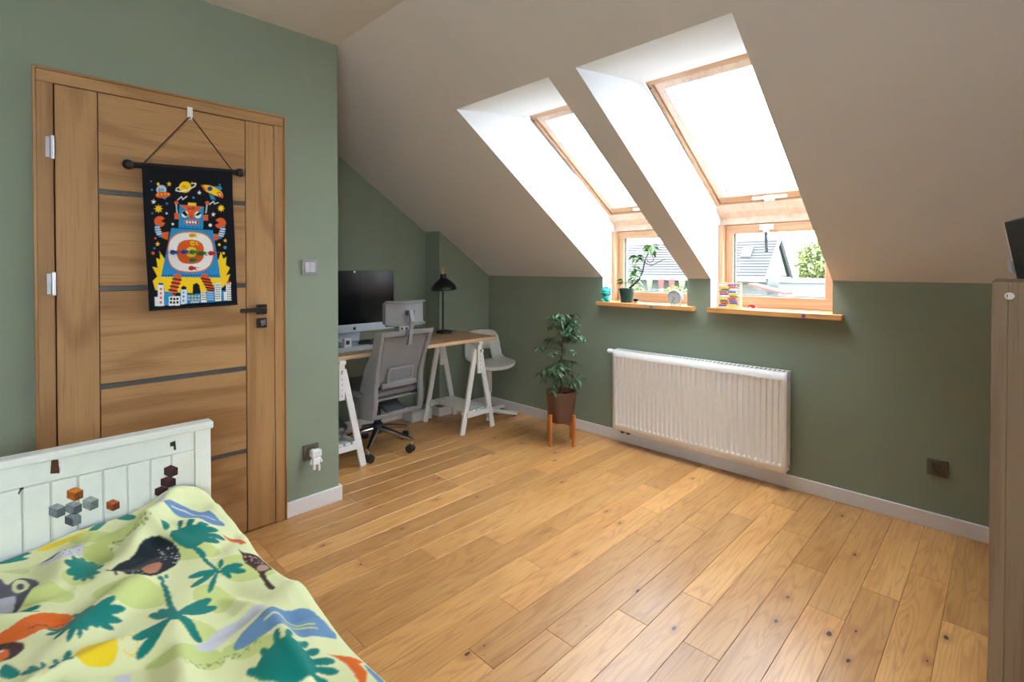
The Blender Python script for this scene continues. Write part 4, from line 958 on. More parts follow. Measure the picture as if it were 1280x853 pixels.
# ------------------------------------------------------------------ things on the right sill
a_ = thing('abacus', 'wooden abacus with rows of coloured beads on the right sill', 'abacus', (-1.290, 3.300, ZS), math.radians(14))
tilt = .16
ax = lambda x, z, y=0: (x, y + z * tilt, z)
AW, AH = .068, .165
M['birch'] = mat('pale_birch', (226, 196, 160), .5)
for sx in (-1, 1):
    b = MB(); b.bar(ax(sx * AW, 0), ax(sx * AW, AH), .009, .012, (1, 0, 0)); b.build('post', M['birch'], a_, bevel=.001)
    b = MB(); b.bar((sx * AW, .066, .0005), ax(sx * AW, .12), .008, .009, (1, 0, 0)); b.build('rear_prop', M['birch'], a_)
for z in (.006, AH - .004): b = MB(); b.bar(ax(-AW - .005, z), ax(AW + .005, z), .012, .009); b.build('cross_bar', M['birch'], a_, bevel=.001)
cols = [('white2', 'purple'), ('yellow', 'red'), ('dgreen', 'white2'), ('red', 'blue'), ('blue', 'yellow'), ('white2', 'dgreen'), ('yellow', 'red'), ('dgreen', 'blue'), ('red', 'blue'), ('blue', 'yellow')]
bead = {k: MB().lathe([(.0018, -.0045), (.0062, -.0035), (.0068, 0), (.0062, .0035), (.0018, .0045)], (0, 0, 0), 8, Matrix.Rotation(PI / 2, 3, 'Y')).mesh('bead', M[k], True) for k in ('white2', 'purple', 'yellow', 'red', 'dgreen', 'blue')}
for i in range(10):
    z = AH - .016 - i * .0145; b = MB(); b.cyl(ax(-AW, z), ax(AW, z), .0012, n=6); b.build('rod', M['steel'], a_)
    sh = (i * 7 % 3) * .006
    for j in range(10): piece('bead', bead[cols[i][j // 5]], a_, ax(-AW + .012 + j * .0094 + (sh if j < 5 else sh + .008), z))
y_ = thing('toy_car', 'tiny red and white toy beside the abacus on the right sill', 'toy', (-1.150, 3.330, ZS), math.radians(20))
b = MB(); b.prism([(-.030, .008), (.030, .008), (.030, .018), (.014, .021), (.006, .032), (-.018, .032), (-.028, .022)], lambda x, z, s_: (x, -.014 + .028 * s_, z)); b.build('car_body', M['red'], y_, bevel=.002)
for x in (-.018, .018):
    for s_ in (-1, 1): b = MB(); b.cyl((x, s_ * .015, .008), (x, s_ * .010, .008), .0078, n=12); b.build('wheel', M['white2'], y_)
# ------------------------------------------------------------------ desk top on two trestles
DXB, DXF, DY0, DY1, DZ = -3.568, -3.035, 1.372, 2.888, .75
dk = thing('desk', 'oak-coloured desk board lying on two white trestles', 'desk', ((DXB + DXF) / 2, (DY0 + DY1) / 2, DZ))
hx_, hy_ = (DXF - DXB) / 2, (DY1 - DY0) / 2
MB().lim(-hx_, hx_, -hy_, hy_, -.026, 0).build('board', M['desk'], dk, bevel=.0015)
M['edge'] = wood('desk_edge', (200, 166, 128), (216, 186, 150), 'Y', ring=20, wide=9, along=.9, rough=.5, tone=.03, line=.12)
MB().lim(hx_ + .0002, hx_ + .0016, -hy_, hy_, -.0258, -.0002).build('edge_band', M['edge'], dk)
def trestle(y, label):
    """A-shaped trestle: legs spread along y, height pegs and beam along x, slatted shelf low between the legs"""
    t = thing('trestle', label, 'trestle', (-3.302, y, 0), 0, 'white trestles under the desk')
    xl_, xr_ = -.245, .250
    for x in (xl_, xr_):
        for s_ in (-1, 1): b = MB(); b.bar((x, s_ * .162, .0), (x, s_ * .022, .66), .020, .042, (0, 1, 0)); b.build('leg', M['white'], t, bevel=.002)
        b = MB(); b.bar((x, -.0325, .635), (x, .0325, .635), .024, .036); b.build('leg_joint', M['white'], t, bevel=.002)
        up = MB(); up.lim(x + .013, x + .031, -.020, .020, .47, .700); up = up.build('height_post', M['white'], t, bevel=.002)
        b = MB()
        for k in range(5): b.cyl((x + .0308, 0, .50 + k * .035), (x + .0314, 0, .50 + k * .035), .0035, n=8)
        b.build('peg_holes', M['dgrey'], up)
        b = MB(); b.cyl((x + .031, .0, .655), (x + .050, .0, .655), .006, n=10); b.cyl((x + .0495, .0, .655), (x + .060, .0, .655), .012, n=14); b.build('clamp_knob', M['white'], up, smooth=True)
        b = MB(); b.bar((x + .0215, -.128, .150), (x + .0215, .128, .150), .018, .036); b.build('shelf_rail', M['white'], t, bevel=.002)
    b = MB(); b.lim(xl_ - .02, xr_ + .045, -.022, .022, .7005, .7238); b.build('beam', M['white'], t, bevel=.002)
    for k in range(5):
        yy = -.10 + k * .05; b = MB(); b.lim(xl_ + .010, xr_ + .012, yy - .016, yy + .016, .1685, .1805); b.build('shelf_slat', M['white'], t, bevel=.0015)
    return t
trestle(2.690, 'white wooden trestle under the window end of the desk, clear of the chair')
trestle(1.512, 'white wooden trestle half hidden by the wall corner, left of the office chair')
bg_ = thing('fabric_bag', 'slack grey fabric bag lying on the shelf of the left trestle', 'bag', (-3.27, 1.51, .181))
b = MB(); rb = random.Random(2); n_, m_ = 18, 10
for j in range(m_ + 1):
    f_ = j / m_
    for i in range(n_):
        an = 2 * PI * i / n_; r0 = .5 + .5 * math.sin(PI * min(1, f_ * .86 + .14)); r0 *= 1 + .10 * math.sin(3 * an + j)
        b.v.append(Vector((.21 * r0 * math.cos(an), .115 * r0 * math.sin(an), .003 + .17 * f_ * (1 - .25 * math.cos(an)))))
for j in range(m_):
    for i in range(n_): b.f.append((j * n_ + i, j * n_ + (i + 1) % n_, (j + 1) * n_ + (i + 1) % n_, (j + 1) * n_ + i))
b.f.append(tuple(range(n_))[::-1]); b.f.append(tuple(m_ * n_ + i for i in range(n_)))
M['bag'] = mat('grey_bag_cloth', (98, 100, 96), .9, var=.12, scale=30, bump=.3)
b.build('bag_body', M['bag'], bg_, smooth=True)
b = MB(); b.tube([(-.07, .05, .165), (-.08, .03, .24), (0, .02, .265), (.08, .03, .24), (.07, .05, .16)], .006, 8); b.build('bag_handle', M['bag'], bg_, smooth=True)
wbx = thing('storage_box', 'white box on the floor under the desk behind the clear trestle', 'box', (-3.665, 2.53, 0))
MB().lim(-.075, .075, -.105, .105, .0, .085).build('box_body', M['shell'], wbx, bevel=.006)
MB().lim(-.079, .079, -.109, .109, .0855, .098).build('box_lid', M['shell'], wbx, bevel=.004)

# ------------------------------------------------------------------ computer on the desk
cp = thing('computer', 'all-in-one computer with a dark screen and silver chin on the desk', 'computer', (-3.41, 1.800, DZ + .0005))
MB().lim(-.014, .010, -.332, .332, .155, .548).build('screen_body', M['black'], cp, bevel=.004)
MB().lim(.0102, .0115, -.330, .330, .158, .546).build('screen', M['screen'], cp)
MB().lim(-.014, .0118, -.332, .332, .0985, .1545).build('chin', M['alu'], cp, bevel=.003)
lg = MB()
ap = [(0, .010), (.004, .0125), (.008, .0115), (.0105, .008), (.0085, .005), (.008, .001), (.0095, -.003), (.0115, -.005), (.009, -.010), (.006, -.0125), (.003, -.0122), (0, -.0115), (-.003, -.0122), (-.006, -.0125), (-.009, -.010), (-.0115, -.004), (-.0118, .003), (-.0095, .009), (-.006, .012), (-.003, .012)]
lg.prism(ap, lambda u, v, s_: (.0119 + .0005 * s_, u, .1265 + v * .95 - .002)); lg.prism([(.0, .0125), (.001, .017), (.005, .0195), (.0045, .015)], lambda u, v, s_: (.0119 + .0005 * s_, u, .1265 + v * .95 - .002))
lg.build('logo', M['black'], cp)
b = MB(); b.cyl((.0116, 0, .538), (.0135, 0, .538), .007, n=14); b.build('lens_cover', M['white2'], cp)
b = MB(); b.lim(-.10, .09, -.10, .10, 0, .006); b.build('stand_foot', M['alu'], cp, bevel=.002)
b = MB(); b.bar((-.085, 0, .020), (-.026, 0, .27), .17, .012, (1, 0, 0)); b.build('stand_neck', M['alu'], cp, bevel=.002)
kb = thing('keyboard', 'white full-width keyboard on the desk in front of the computer', 'keyboard', (-3.212, 1.760, DZ + .0005), math.radians(-2))
b = MB(); b.prism([(-.065, .0), (.065, 0), (.065, .004), (-.065, .012)], lambda x, z, s_: (x, -.215 + .43 * s_, z)); b.build('key_tray', M['alu'], kb, bevel=.001)
b = MB()
for r in range(6):
    for c in range(19): x = -.055 + r * .0205 + .004; y = -.204 + c * .0219 + .006; z = .012 - (x + .065) / .13 * .008; b.lim(x - .008, x + .008, y - .0088, y + .0088, z - .001, z + .003)
b.build('keys', M['white2'], kb, kind='stuff')
mp = thing('mouse_pad', 'dark grey mouse pad beside the keyboard on the desk', 'mouse pad', (-3.185, 2.085, DZ + .0003))
MB().lim(-.10, .10, -.085, .085, 0, .003).build('pad', M['dgrey'], mp, bevel=.001)
ms = thing('mouse', 'white computer mouse on the dark pad, behind the office chair', 'mouse', (-3.20, 2.085, DZ + .0036))
b = MB(); b.ball((0, 0, .010), .030, 16, 8, (1.8, 1, .55)); b.v = [Vector((p.x, p.y, max(p.z, 0))) for p in b.v]; b.build('mouse_body', M['white2'], ms, smooth=True)
it = thing('small_box', 'small white printed box under the computer screen', 'box', (-3.335, 1.705, DZ + .0066))
MB().lim(-.022, .022, -.026, .026, 0, .062).build('box_body', M['white2'], it, bevel=.002)
b = MB(); b.lim(.0222, .0228, -.016, .010, .020, .048); b.build('box_label', M['dgrey'], it)
it = thing('roll', 'blue-grey rolled cloth lying under the computer screen', 'cloth roll', (-3.345, 1.585, DZ + .0005))
M['bluegrey'] = mat('blue_grey_cloth', (96, 112, 132), .8, var=.15, scale=60)
b = MB(); b.tube([(0, -.075, .026), (0, -.06, .026), (0, .06, .026), (0, .075, .026)], [.018, .0255, .0255, .018], 16); b.build('rolled_cloth', M['bluegrey'], it, smooth=True)
it = thing('cable_coil', 'black coiled cable lying under the computer screen', 'cable', (-3.33, 1.86, DZ + .0066))
b = MB(); b.tube([((.034 + .004 * math.sin(k * .9)) * math.cos(k * .42), (.062 + .006 * math.cos(k * .7)) * math.sin(k * .42), .0046 + .0007 * k) for k in range(50)], .004, 6); b.build('coil', M['black'], it, smooth=True)
sp = thing('speaker', 'small silver device with two dark dots behind the headrest', 'speaker', (-3.40, 2.205, DZ + .0005))
MB().lim(-.03, .03, -.045, .045, 0, .115).build('speaker_body', M['alu'], sp, bevel=.006)
for y_ in (-.02, .022): b = MB(); b.cyl((.0302, y_, .092), (.0315, y_, .092), .010, n=14); b.build('speaker_cone', M['black'], sp)

# ------------------------------------------------------------------ desk lamp
LX, LY = -3.505, 2.700
lp = thing('desk_lamp', 'black desk lamp with a bell shade and brass-coloured neck', 'lamp', (LX, LY, DZ + .0005))
b = MB(); b.lathe([(.0001, 0), (.068, 0), (.070, .004), (.066, .020), (.030, .026), (.0001, .027)], (0, 0, 0), 32); b.build('base', M['black'], lp, smooth=True)
b = MB(); b.tube([(0, -.012, .026), (0, -.012, .42)], .0075, 12); b.build('pole', M['black'], lp, smooth=True)
M['brass'] = mat('brass', (190, 160, 110), .3, .9)
tl = Matrix.Rotation(math.radians(4), 3, 'X')
b = MB(); b.lathe([(.112, .0), (.113, .004), (.106, .030), (.088, .055), (.060, .080), (.036, .098), (.028, .108), (.027, .140), (.0001, .142)], (0, 0, .375), 36, tl, False); b.build('shade', M['black'], lp, smooth=True)
b = MB(); b.lathe([(.1105, .002), (.103, .030), (.085, .054), (.057, .077), (.030, .095), (.0001, .096)], (0, 0, .3752), 36, tl, False); b.build('shade_lining', M['white'], lp, smooth=True)
b = MB(); b.lathe([(.022, .1425), (.022, .150), (.015, .153), (.015, .176), (.018, .179), (.018, .190), (.0001, .192)], (0, -.002, .375), 20, tl); b.build('neck', M['brass'], lp, smooth=True)
b = MB(); b.ball((0, .002, .425), .026, 14, 10); b.build('bulb', M['white2'], lp, smooth=True)
b = MB(); b.tube([(0, -.012, .40), (0, -.05, .385), (0, -.06, .30), (0, -.055, .23)], .0022, 6); b.build('pull_cord', M['black'], lp, smooth=True)

# ------------------------------------------------------------------ office chair
oc = thing('office_chair', 'grey mesh-back office chair with headrest on a five-star base', 'chair', (-3.258, 1.903, 0), math.radians(3))
hubz = .155
b = MB(); b.lathe([(.0001, .120), (.036, .120), (.040, .135), (.040, .185), (.030, .195), (.0001, .195)], (0, 0, 0), 24); b.build('hub', M['dgrey'], oc, smooth=True)
b = MB(); b.cyl((0, 0, .1955), (0, 0, .30), .025, n=18); b.cyl((0, 0, .295), (0, 0, .355), .016, n=16); b.build('gas_lift', M['black'], oc, smooth=True)
for k in range(5):
    an = math.radians(-46.5 + 72 * k); c_, s_ = math.cos(an), math.sin(an)
    lg_ = MB(); lg_.tube([(.030 * c_, .030 * s_, .155), (.12 * c_, .12 * s_, .138), (.285 * c_, .285 * s_, .094)], [.022, .018, .012], 12); lg_ = lg_.build('base_arm', M['chrome'], oc, smooth=True)
    cs = MB(); cs.cyl((.275 * c_, .275 * s_, .058), (.275 * c_, .275 * s_, .098), .0065, n=12); cs = cs.build('caster', M['steel'], oc, smooth=True)
    wa = an + .8 + k * .7; tx, ty = math.cos(wa), math.sin(wa); ox, oy = .275 * c_ - ty * .012, .275 * s_ + tx * .012
    for q in (-1, 1):
        b = MB(); o1 = Vector((ox, oy, .030)) + Vector((tx, ty, 0)) * (.007 * q); o2 = o1 + Vector((tx, ty, 0)) * (.017 * q)
        b.tube([o1, o1 + (o2 - o1) * .3, o1 + (o2 - o1) * .8, o2], [.026, .0295, .0290, .022], 20); b.build('caster_wheel', M['rubber'], cs, smooth=True)
    b = MB(); b.lathe([(.022, .040), (.020, .056), (.010, .062), (.0001, .063)], (ox * .5 + .275 * c_ * .5, oy * .5 + .275 * s_ * .5, 0), 14); b.build('caster_hood', M['rubber'], cs, smooth=True)
b = MB(); b.lim(-.13, .15, -.075, .075, .350, .4050); b.build('tilt_mechanism', M['dgrey'], oc, bevel=.012, seg=3)
b = MB(); b.tube([(-.02, .07, .38), (-.02, .20, .37), (-.02, .24, .368)], [.006, .006, .010], 8); b.build('lever', M['black'], oc, smooth=True)
# seat: cushion with rounded plan on a shell
def cushion(x0, x1, hy, z0, z1, r, nm, m_, sub=2):
    b = MB(); pts = []
    for cx, cy, a0 in ((x1 - r, hy - r, 0), (x0 + r, hy - r, 90), (x0 + r, -hy + r, 180), (x1 - r, -hy + r, 270)):
        for i in range(6): a = math.radians(a0 + 18 * i); pts.append((cx + r * math.cos(a), cy + r * math.sin(a)))
    cx = (x0 + x1) / 2; n = len(pts); rings = [(.93, z0), (1, z0 + (z1 - z0) * .25), (1, z0 + (z1 - z0) * .65), (.95, z1 - .004), (.80, z1)]
    for k, z in rings:
        for x, y in pts: b.v.append(Vector((cx + (x - cx) * k, y * k, z)))
    for j in range(len(rings) - 1):
        for i in range(n): b.f.append((j * n + i, j * n + (i + 1) % n, (j + 1) * n + (i + 1) % n, (j + 1) * n + i))
    b.f.append(tuple(range(n))[::-1]); b.f.append(tuple((len(rings) - 1) * n + i for i in range(n)))
    return b.build(nm, m_, oc, smooth=True)
cushion(-.29, .225, .245, .4055, .430, .10, 'seat_shell', M['chair'])
cushion(-.295, .225, .248, .431, .488, .10, 'seat_cushion', M['mesh'])
# backrest: side wings, bars, mesh, lumbar lattice (seen from behind)
zt2 = .895
def bx_(z):      # how far behind the centre the back stands at a height
    pts = [(.29, .235), (.40, .262), (.52, .258), (.62, .275), (.75, .315), (.90, .372)]
    for (za, xa), (zb2, xb2) in zip(pts, pts[1:]):
        if z <= zb2: t = (z - za) / (zb2 - za); return xa + (xb2 - xa) * max(t, -.2)
    return pts[-1][1]
def wi_(z): return .150 + .018 * math.cos((z - .33) * 4.2) + .050 * max(0, (z - .56)) / .34
def wing(s_):
    b = MB(); zs2 = [.30 + (zt2 - .30) * i / 22 for i in range(23)]; K = 8
    for z in zs2:
        d = .035 + .085 * max(0, 1 - ((z - .42) / .35) ** 2) ; wdt = .040 + .012 * max(0, 1 - ((z - .42) / .3) ** 2); x = bx_(z); w0 = wi_(z)
        sec = [(x, w0), (x + .010, w0 + .010), (x + .010, w0 + wdt * .7), (x - .006, w0 + wdt), (x - d, w0 + wdt + .014), (x - d - .003, w0 + wdt + .006), (x - .014, w0 + wdt * .62), (x - .010, w0)]
        for xx, yy in sec: b.v.append(Vector((xx, s_ * yy, z)))
    for j in range(len(zs2) - 1):
        for i in range(K): b.f.append((j * K + i, j * K + (i + 1) % K, (j + 1) * K + (i + 1) % K, (j + 1) * K + i))
    b.f.append(tuple(range(K))[::-1]); b.f.append(tuple((len(zs2) - 1) * K + i for i in range(K)))
    return b.build('back_wing', M['chair'], oc, smooth=True)
wing(-1); wing(1)
def crossbar(nm, z, h, th, m_, inset=0.0, back=0.0):
    b = MB(); n = 12; sec = [(-th / 2, -h / 2), (th / 2, -h / 2), (th / 2, h / 2), (-th / 2, h / 2)]
    hw = wi_(z) + .012 - inset
    for i in range(n + 1):
        y = -hw + 2 * hw * i / n; bow = .012 * (1 - (y / hw) ** 2)
        for dx_, dz_ in sec: b.v.append(Vector((bx_(z + dz_) + dx_ + bow * .4 + back, y, z + dz_)))
    for i in range(n):
        for k in range(4): b.f.append((i * 4 + k, i * 4 + (k + 1) % 4, (i + 1) * 4 + (k + 1) % 4, (i + 1) * 4 + k))
    b.f.append((0, 1, 2, 3)); b.f.append(tuple(n * 4 + k for k in range(4)))
    return b.build(nm, m_, oc, bevel=.004, smooth=True)
crossbar('back_top_bar', .880, .034, .022, M['chair'])
crossbar('back_bottom_bar', .312, .030, .020, M['chair'])
crossbar('lumbar_bar', .520, .034, .030, M['chair'], .03, .004)
# mesh sheet
b = MB(); nz_, ny_ = 16, 14
for j in range(nz_ + 1):
    z = .515 + (.866 - .515) * j / nz_; hw = wi_(z) + .003
    for i in range(ny_ + 1): y = -hw + 2 * hw * i / ny_; b.v.append(Vector((bx_(z) - .007 - .010 * (1 - (y / hw) ** 2), y, z)))
for j in range(nz_):
    for i in range(ny_): b.f.append((j * (ny_ + 1) + i, j * (ny_ + 1) + i + 1, (j + 1) * (ny_ + 1) + i + 1, (j + 1) * (ny_ + 1) + i))
ms_ = b.build('back_mesh', M['mesh'], oc, smooth=True); md = ms_.modifiers.new('cloth', 'SOLIDIFY'); md.thickness = .002; md.offset = 0
# lattice of the lumbar support
b = MB(); lw_, z0_, z1_ = .098, .540, .632
fx = lambda z: bx_(z) + .006
for y in (-lw_, lw_): b.bar((fx(z0_), y, z0_), (fx(z1_), y, z1_), .010, .010)
for z in (z0_, z1_): b.bar((fx(z), -lw_, z), (fx(z), lw_, z), .010, .010)
nd_ = 8
for k in range(-4, nd_ + 1):
    for sg in (-1, 1):
        ya, yb = -lw_ + 2 * lw_ * k / nd_, -lw_ + 2 * lw_ * (k + 4) / nd_
        ta, tb = 0.0, 1.0
        if ya < -lw_: ta = (-lw_ - ya) / (yb - ya); 
        if yb > lw_: tb = (lw_ - ya) / (yb - ya)
        if tb - ta < .1: continue
        za, zb3 = z0_ + (z1_ - z0_) * ta, z0_ + (z1_ - z0_) * tb; y1, y2 = ya + (yb - ya) * ta, ya + (yb - ya) * tb
        b.bar((fx(za), sg * y1, za), (fx(zb3), sg * y2, zb3), .005, .006)
b.build('lumbar_lattice', M['chair'], oc)
# brace from the mechanism to the back
b = MB(); b.bar((.12, 0, .372), (.236, 0, .318), .15, .020, (1, 0, 0)); b.build('back_brace', M['dgrey'], oc, bevel=.006)
# headrest with bracket
hbz0, hbz1, hw_ = .930, 1.095, .155
b = MB(); n = 16; sec = [(-.030, .004), (-.012, -.004), (.004, .006), (.004, 1), (-.012, 1.01), (-.030, .996)]
for i in range(n + 1):
    u = -1 + 2 * i / n; y = hw_ * u; bow = -.048 * abs(u) ** 2.4; ed = 1 - .18 * abs(u) ** 8
    for dx_, f_ in sec: b.v.append(Vector((.375 + dx_ + bow, y, (hbz0 + hbz1) / 2 + (f_ - .5) * (hbz1 - hbz0) * ed)))
K = len(sec)
for i in range(n):
    for k in range(K): b.f.append((i * K + k, i * K + (k + 1) % K, (i + 1) * K + (k + 1) % K, (i + 1) * K + k))
b.f.append(tuple(range(K))); b.f.append(tuple(n * K + k for k in range(K)))
b.build('headrest_pad', M['chair'], oc, smooth=True)
for z, dz_ in ((hbz1 - .006, .018), (hbz0 + .006, .018)):
    b = MB()
    for i in range(n + 1):
        u = -1 + 2 * i / n; y = hw_ * u; bow = -.048 * abs(u) ** 2.4
        for dx_, zz2 in ((.0, -.5), (.030, -.35), (.034, .35), (.0, .5)): b.v.append(Vector((.376 + dx_ + bow, y, z + zz2 * dz_)))
    for i in range(n):
        for k in range(4): b.f.append((i * 4 + k, i * 4 + (k + 1) % 4, (i + 1) * 4 + (k + 1) % 4, (i + 1) * 4 + k))
    b.f.append((0, 1, 2, 3)); b.f.append(tuple(n * 4 + k for k in range(4)))
    b.build('headrest_lip', M['chair'], oc, smooth=True)
b = MB(); b.lim(.3802, .3905, -.135, .135, .955, 1.07); 
b.v = [Vector((p.x - .048 * abs(p.y / hw_) ** 2.4, p.y, p.z)) for p in b.v]
b = MB(); b.bar((.384, 0, .80), (.400, 0, .915), .030, .012, (1, 0, 0)); b.bar((.400, 0, .905), (.418, 0, .965), .034, .014, (1, 0, 0)); b.bar((.418, 0, .955), (.398, 0, 1.035), .036, .014, (1, 0, 0)); b.build('headrest_bracket', M['chair'], oc, bevel=.004)
b = MB(); b.lim(.379, .404, -.030, .030, 1.000, 1.034); b.build('headrest_hinge', M['dgrey'], oc, bevel=.004)
b = MB(); b.lim(.372, .389, -.030, .030, .868, .900); b.build('bracket_clamp', M['chair'], oc, bevel=.004)
b = MB(); b.bar((.402, -.017, .868), (.384, -.020, .800), .004, .003, (1, 0, 0)); b.build('height_strap', M['black'], oc)

# ------------------------------------------------------------------ white swivel chair in the corner behind the desk
sc_ = thing('swivel_chair', 'off-white child-size swivel chair with a hollow shell seat in the corner', 'chair', (-3.33, 3.075, 0), math.radians(-20))
# shell: a strip of sections from the front lip of the seat up to the top of the back (local x forward)
secs = [(.205, .428, .150), (.200, .448, .166), (.175, .458, .178), (.10, .456, .186), (.02, .452, .190), (-.07, .452, .192), (-.13, .466, .190), (-.168, .505, .186), (-.185, .56, .182), (-.197, .62, .176), (-.208, .68, .164), (-.216, .72, .140), (-.220, .738, .098)]
b = MB(); n = 18
for (x, z, hw) in secs:
    for i in range(n + 1):
        u = -1 + 2 * i / n; lift = .030 * abs(u) ** 3
        b.v.append(Vector((x + (lift if z > .5 else 0), hw * u, z + (lift if z <= .5 else 0))))
for j in range(len(secs) - 1):
    for i in range(n):
        if 6 <= j <= 7 and 5 <= i <= 12: continue        # the opening between seat and back
        b.f.append((j * (n + 1) + i, j * (n + 1) + i + 1, (j + 1) * (n + 1) + i + 1, (j + 1) * (n + 1) + i))
sh = b.build('seat_shell', M['shell'], sc_, smooth=True); md = sh.modifiers.new('shell', 'SOLIDIFY'); md.thickness = .012; md.offset = -1
b = MB(); b.lathe([(.0001, .440), (.075, .440), (.075, .428), (.024, .420), (.024, .20), (.0001, .20)], (0, 0, 0), 22); b.build('upper_post', M['shell'], sc_, smooth=True)
b = MB(); b.cyl((0, 0, .04), (0, 0, .34), .016, n=16); b.build('lower_post', M['white'], sc_, smooth=True)
b = MB(); b.lathe([(.0001, .012), (.042, .012), (.042, .045), (.028, .056), (.0001, .056)], (0, 0, 0), 22); b.build('hub', M['white'], sc_, smooth=True)
for k in range(5):
    an = math.radians(49 + 72 * k); c_, s_ = math.cos(an), math.sin(an)
    b = MB(); b.bar((.035 * c_, .035 * s_, .032), (.26 * c_ * (1 if k != 1 else .8), .26 * s_ * (1 if k != 1 else .8), .026), .050, .024, (0, 0, 1)); b.build('base_arm', M['white'], sc_, bevel=.004)
    b = MB(); e = .235 * (1 if k != 1 else .8); b.cyl((e * c_, e * s_, 0), (e * c_, e * s_, .0145), .014, n=12); b.build('glide', M['dgrey'], sc_)

# ------------------------------------------------------------------ cabinet at the right edge, screen on it
cb = thing('cabinet', 'oak-look cabinet side at the right edge with a white screw cap', 'cabinet', (.27, 1.95, 0))
MB().lim(-.300, -.272, -.250, .25, 0, 1.2845).build('side_panel', M['cab'], cb, bevel=.001)
MB().lim(.272, .300, -.250, .25, 0, 1.2845).build('side_panel', M['cab'], cb, bevel=.001)
MB().lim(-.2718, .2718, -.2495, -.231, .0, 1.2835).build('front_panel', M['cab'], cb, bevel=.001)
MB().lim(-.2715, .2715, -.2305, .2495, 1.262, 1.2840).build('top_board', M['cab'], cb, bevel=.001)
MB().lim(-.2715, .2715, .2365, .2495, .0, 1.2615).build('back_panel', M['cab'], cb)
for z in (.06, .64): MB().lim(-.2715, .2715, -.2305, .236, z, z + .018).build('shelf', M['cab'], cb)
b = MB(); b.lathe([(.009, 0), (.0085, .002), (.006, .0022), (.0055, .0004), (.0001, .0004)], (-.2695, -.2492, 1.250), 20, Matrix.Rotation(PI / 2, 3, 'X')); b.build('screw_cap', M['white'], cb, smooth=True)
sq = thing('monitor', 'black tilted screen with a white edge standing on the cabinet', 'screen', (.085, 1.83, 1.2850))
A_, B_, C_, D_ = Vector((.014, 1.900, 1.2880)), Vector((-.012, 1.846, 1.4375)), Vector((.118, 1.652, 1.4575)), Vector((.146, 1.705, 1.2880))
o_ = Vector((.085, 1.83, 1.2850)); nrm = (B_ - A_).cross(D_ - A_).normalized()
if nrm.dot(Vector((0, 0, 1.3)) - A_) < 0: nrm = -nrm
b = MB(); P4 = [p - o_ for p in (A_, B_, C_, D_)]; th_ = .022
b.add(P4 + [p - nrm * th_ for p in P4], [(0, 1, 2, 3), (7, 6, 5, 4), (0, 4, 5, 1), (1, 5, 6, 2), (2, 6, 7, 3), (3, 7, 4, 0)]); b.build('screen_body', M['black'], sq, bevel=.002)
b = MB(); ed = (B_ - A_).normalized(); sd2 = (A_ - D_).normalized(); a0, a1 = P4[0] + sd2 * .0005 - nrm * .002, P4[1] + sd2 * .0005 - nrm * .002
b.add([a0, a1, a1 + sd2 * .004, a0 + sd2 * .004] + [p - nrm * .018 for p in (a0, a1, a1 + sd2 * .004, a0 + sd2 * .004)], [(0, 1, 2, 3), (7, 6, 5, 4), (0, 4, 5, 1), (1, 5, 6, 2), (2, 6, 7, 3), (3, 7, 4, 0)]); b.build('white_edge', M['white'], sq)
b = MB(); c0 = P4[0] + ed * .020 + sd2 * .005; b.bar(c0, c0 + ed * .034, .012, .014, tuple(nrm)); b.build('edge_clip', M['alu'], sq, bevel=.002)
mid = (P4[0] + P4[3]) / 2
b = MB(); b.bar(mid + ed * .02 - nrm * .026, Vector((mid.x, mid.y, 0)) + Vector((.03, .03, .014)), .03, .008, (1, 0, 0)); b.lim(mid.x - .05, mid.x + .08, mid.y - .03, mid.y + .09, 0.0002, .006); b.build('stand_foot', M['black'], sq)
# ------------------------------------------------------------------ outside: ground, neighbouring house, trees
GZ = -3.1
gr = struct('ground', label='garden ground and street below the windows')
M['grassy'] = mat('garden_ground', (96, 104, 66), .95, var=.3, scale=.6)
MB().quad((-90, 3.9, GZ), (60, 3.9, GZ), (60, 120, GZ), (-90, 120, GZ)).build('ground_surface', M['grassy'], gr)
M['roof'] = mat('grey_shingle', (47, 44, 46), .8, var=.12, scale=2)
M['render'] = mat('pale_render', (86, 84, 81), .85, var=.05, scale=1)
M['trimw'] = mat('white_fascia', (100, 100, 100), .6)
M['pennant'] = mat('red_brown_cloth', (92, 46, 40), .85)
M['hedge'] = mat('yellow_green_leaf', (108, 116, 62), .8, var=.35, scale=1.5)
M['bushd'] = mat('mid_green_leaf', (80, 96, 60), .8, var=.35, scale=1.5)
M['winglass'] = mat('dark_window_pane', (60, 66, 74), .15)
EY, RYY, EZ, RZ_ = 32.9, 35.4, .66, 3.22
hs = thing('neighbour_house', 'pale neighbouring house with a grey shingle roof and white end gable', 'house', (-14.5, 36, GZ))
o = Vector((-14.5, 36, GZ)); HL, HR = -28.0, -10.6
loc = lambda x, y, z: (x - o.x, y - o.y, z - o.z)
b = MB(); b.lim(HL + .6 - o.x, HR - .2 - o.x, EY + .7 - o.y, 37.4 - o.y, 0, EZ - .1 - GZ); b.build('wall', M['render'], hs)
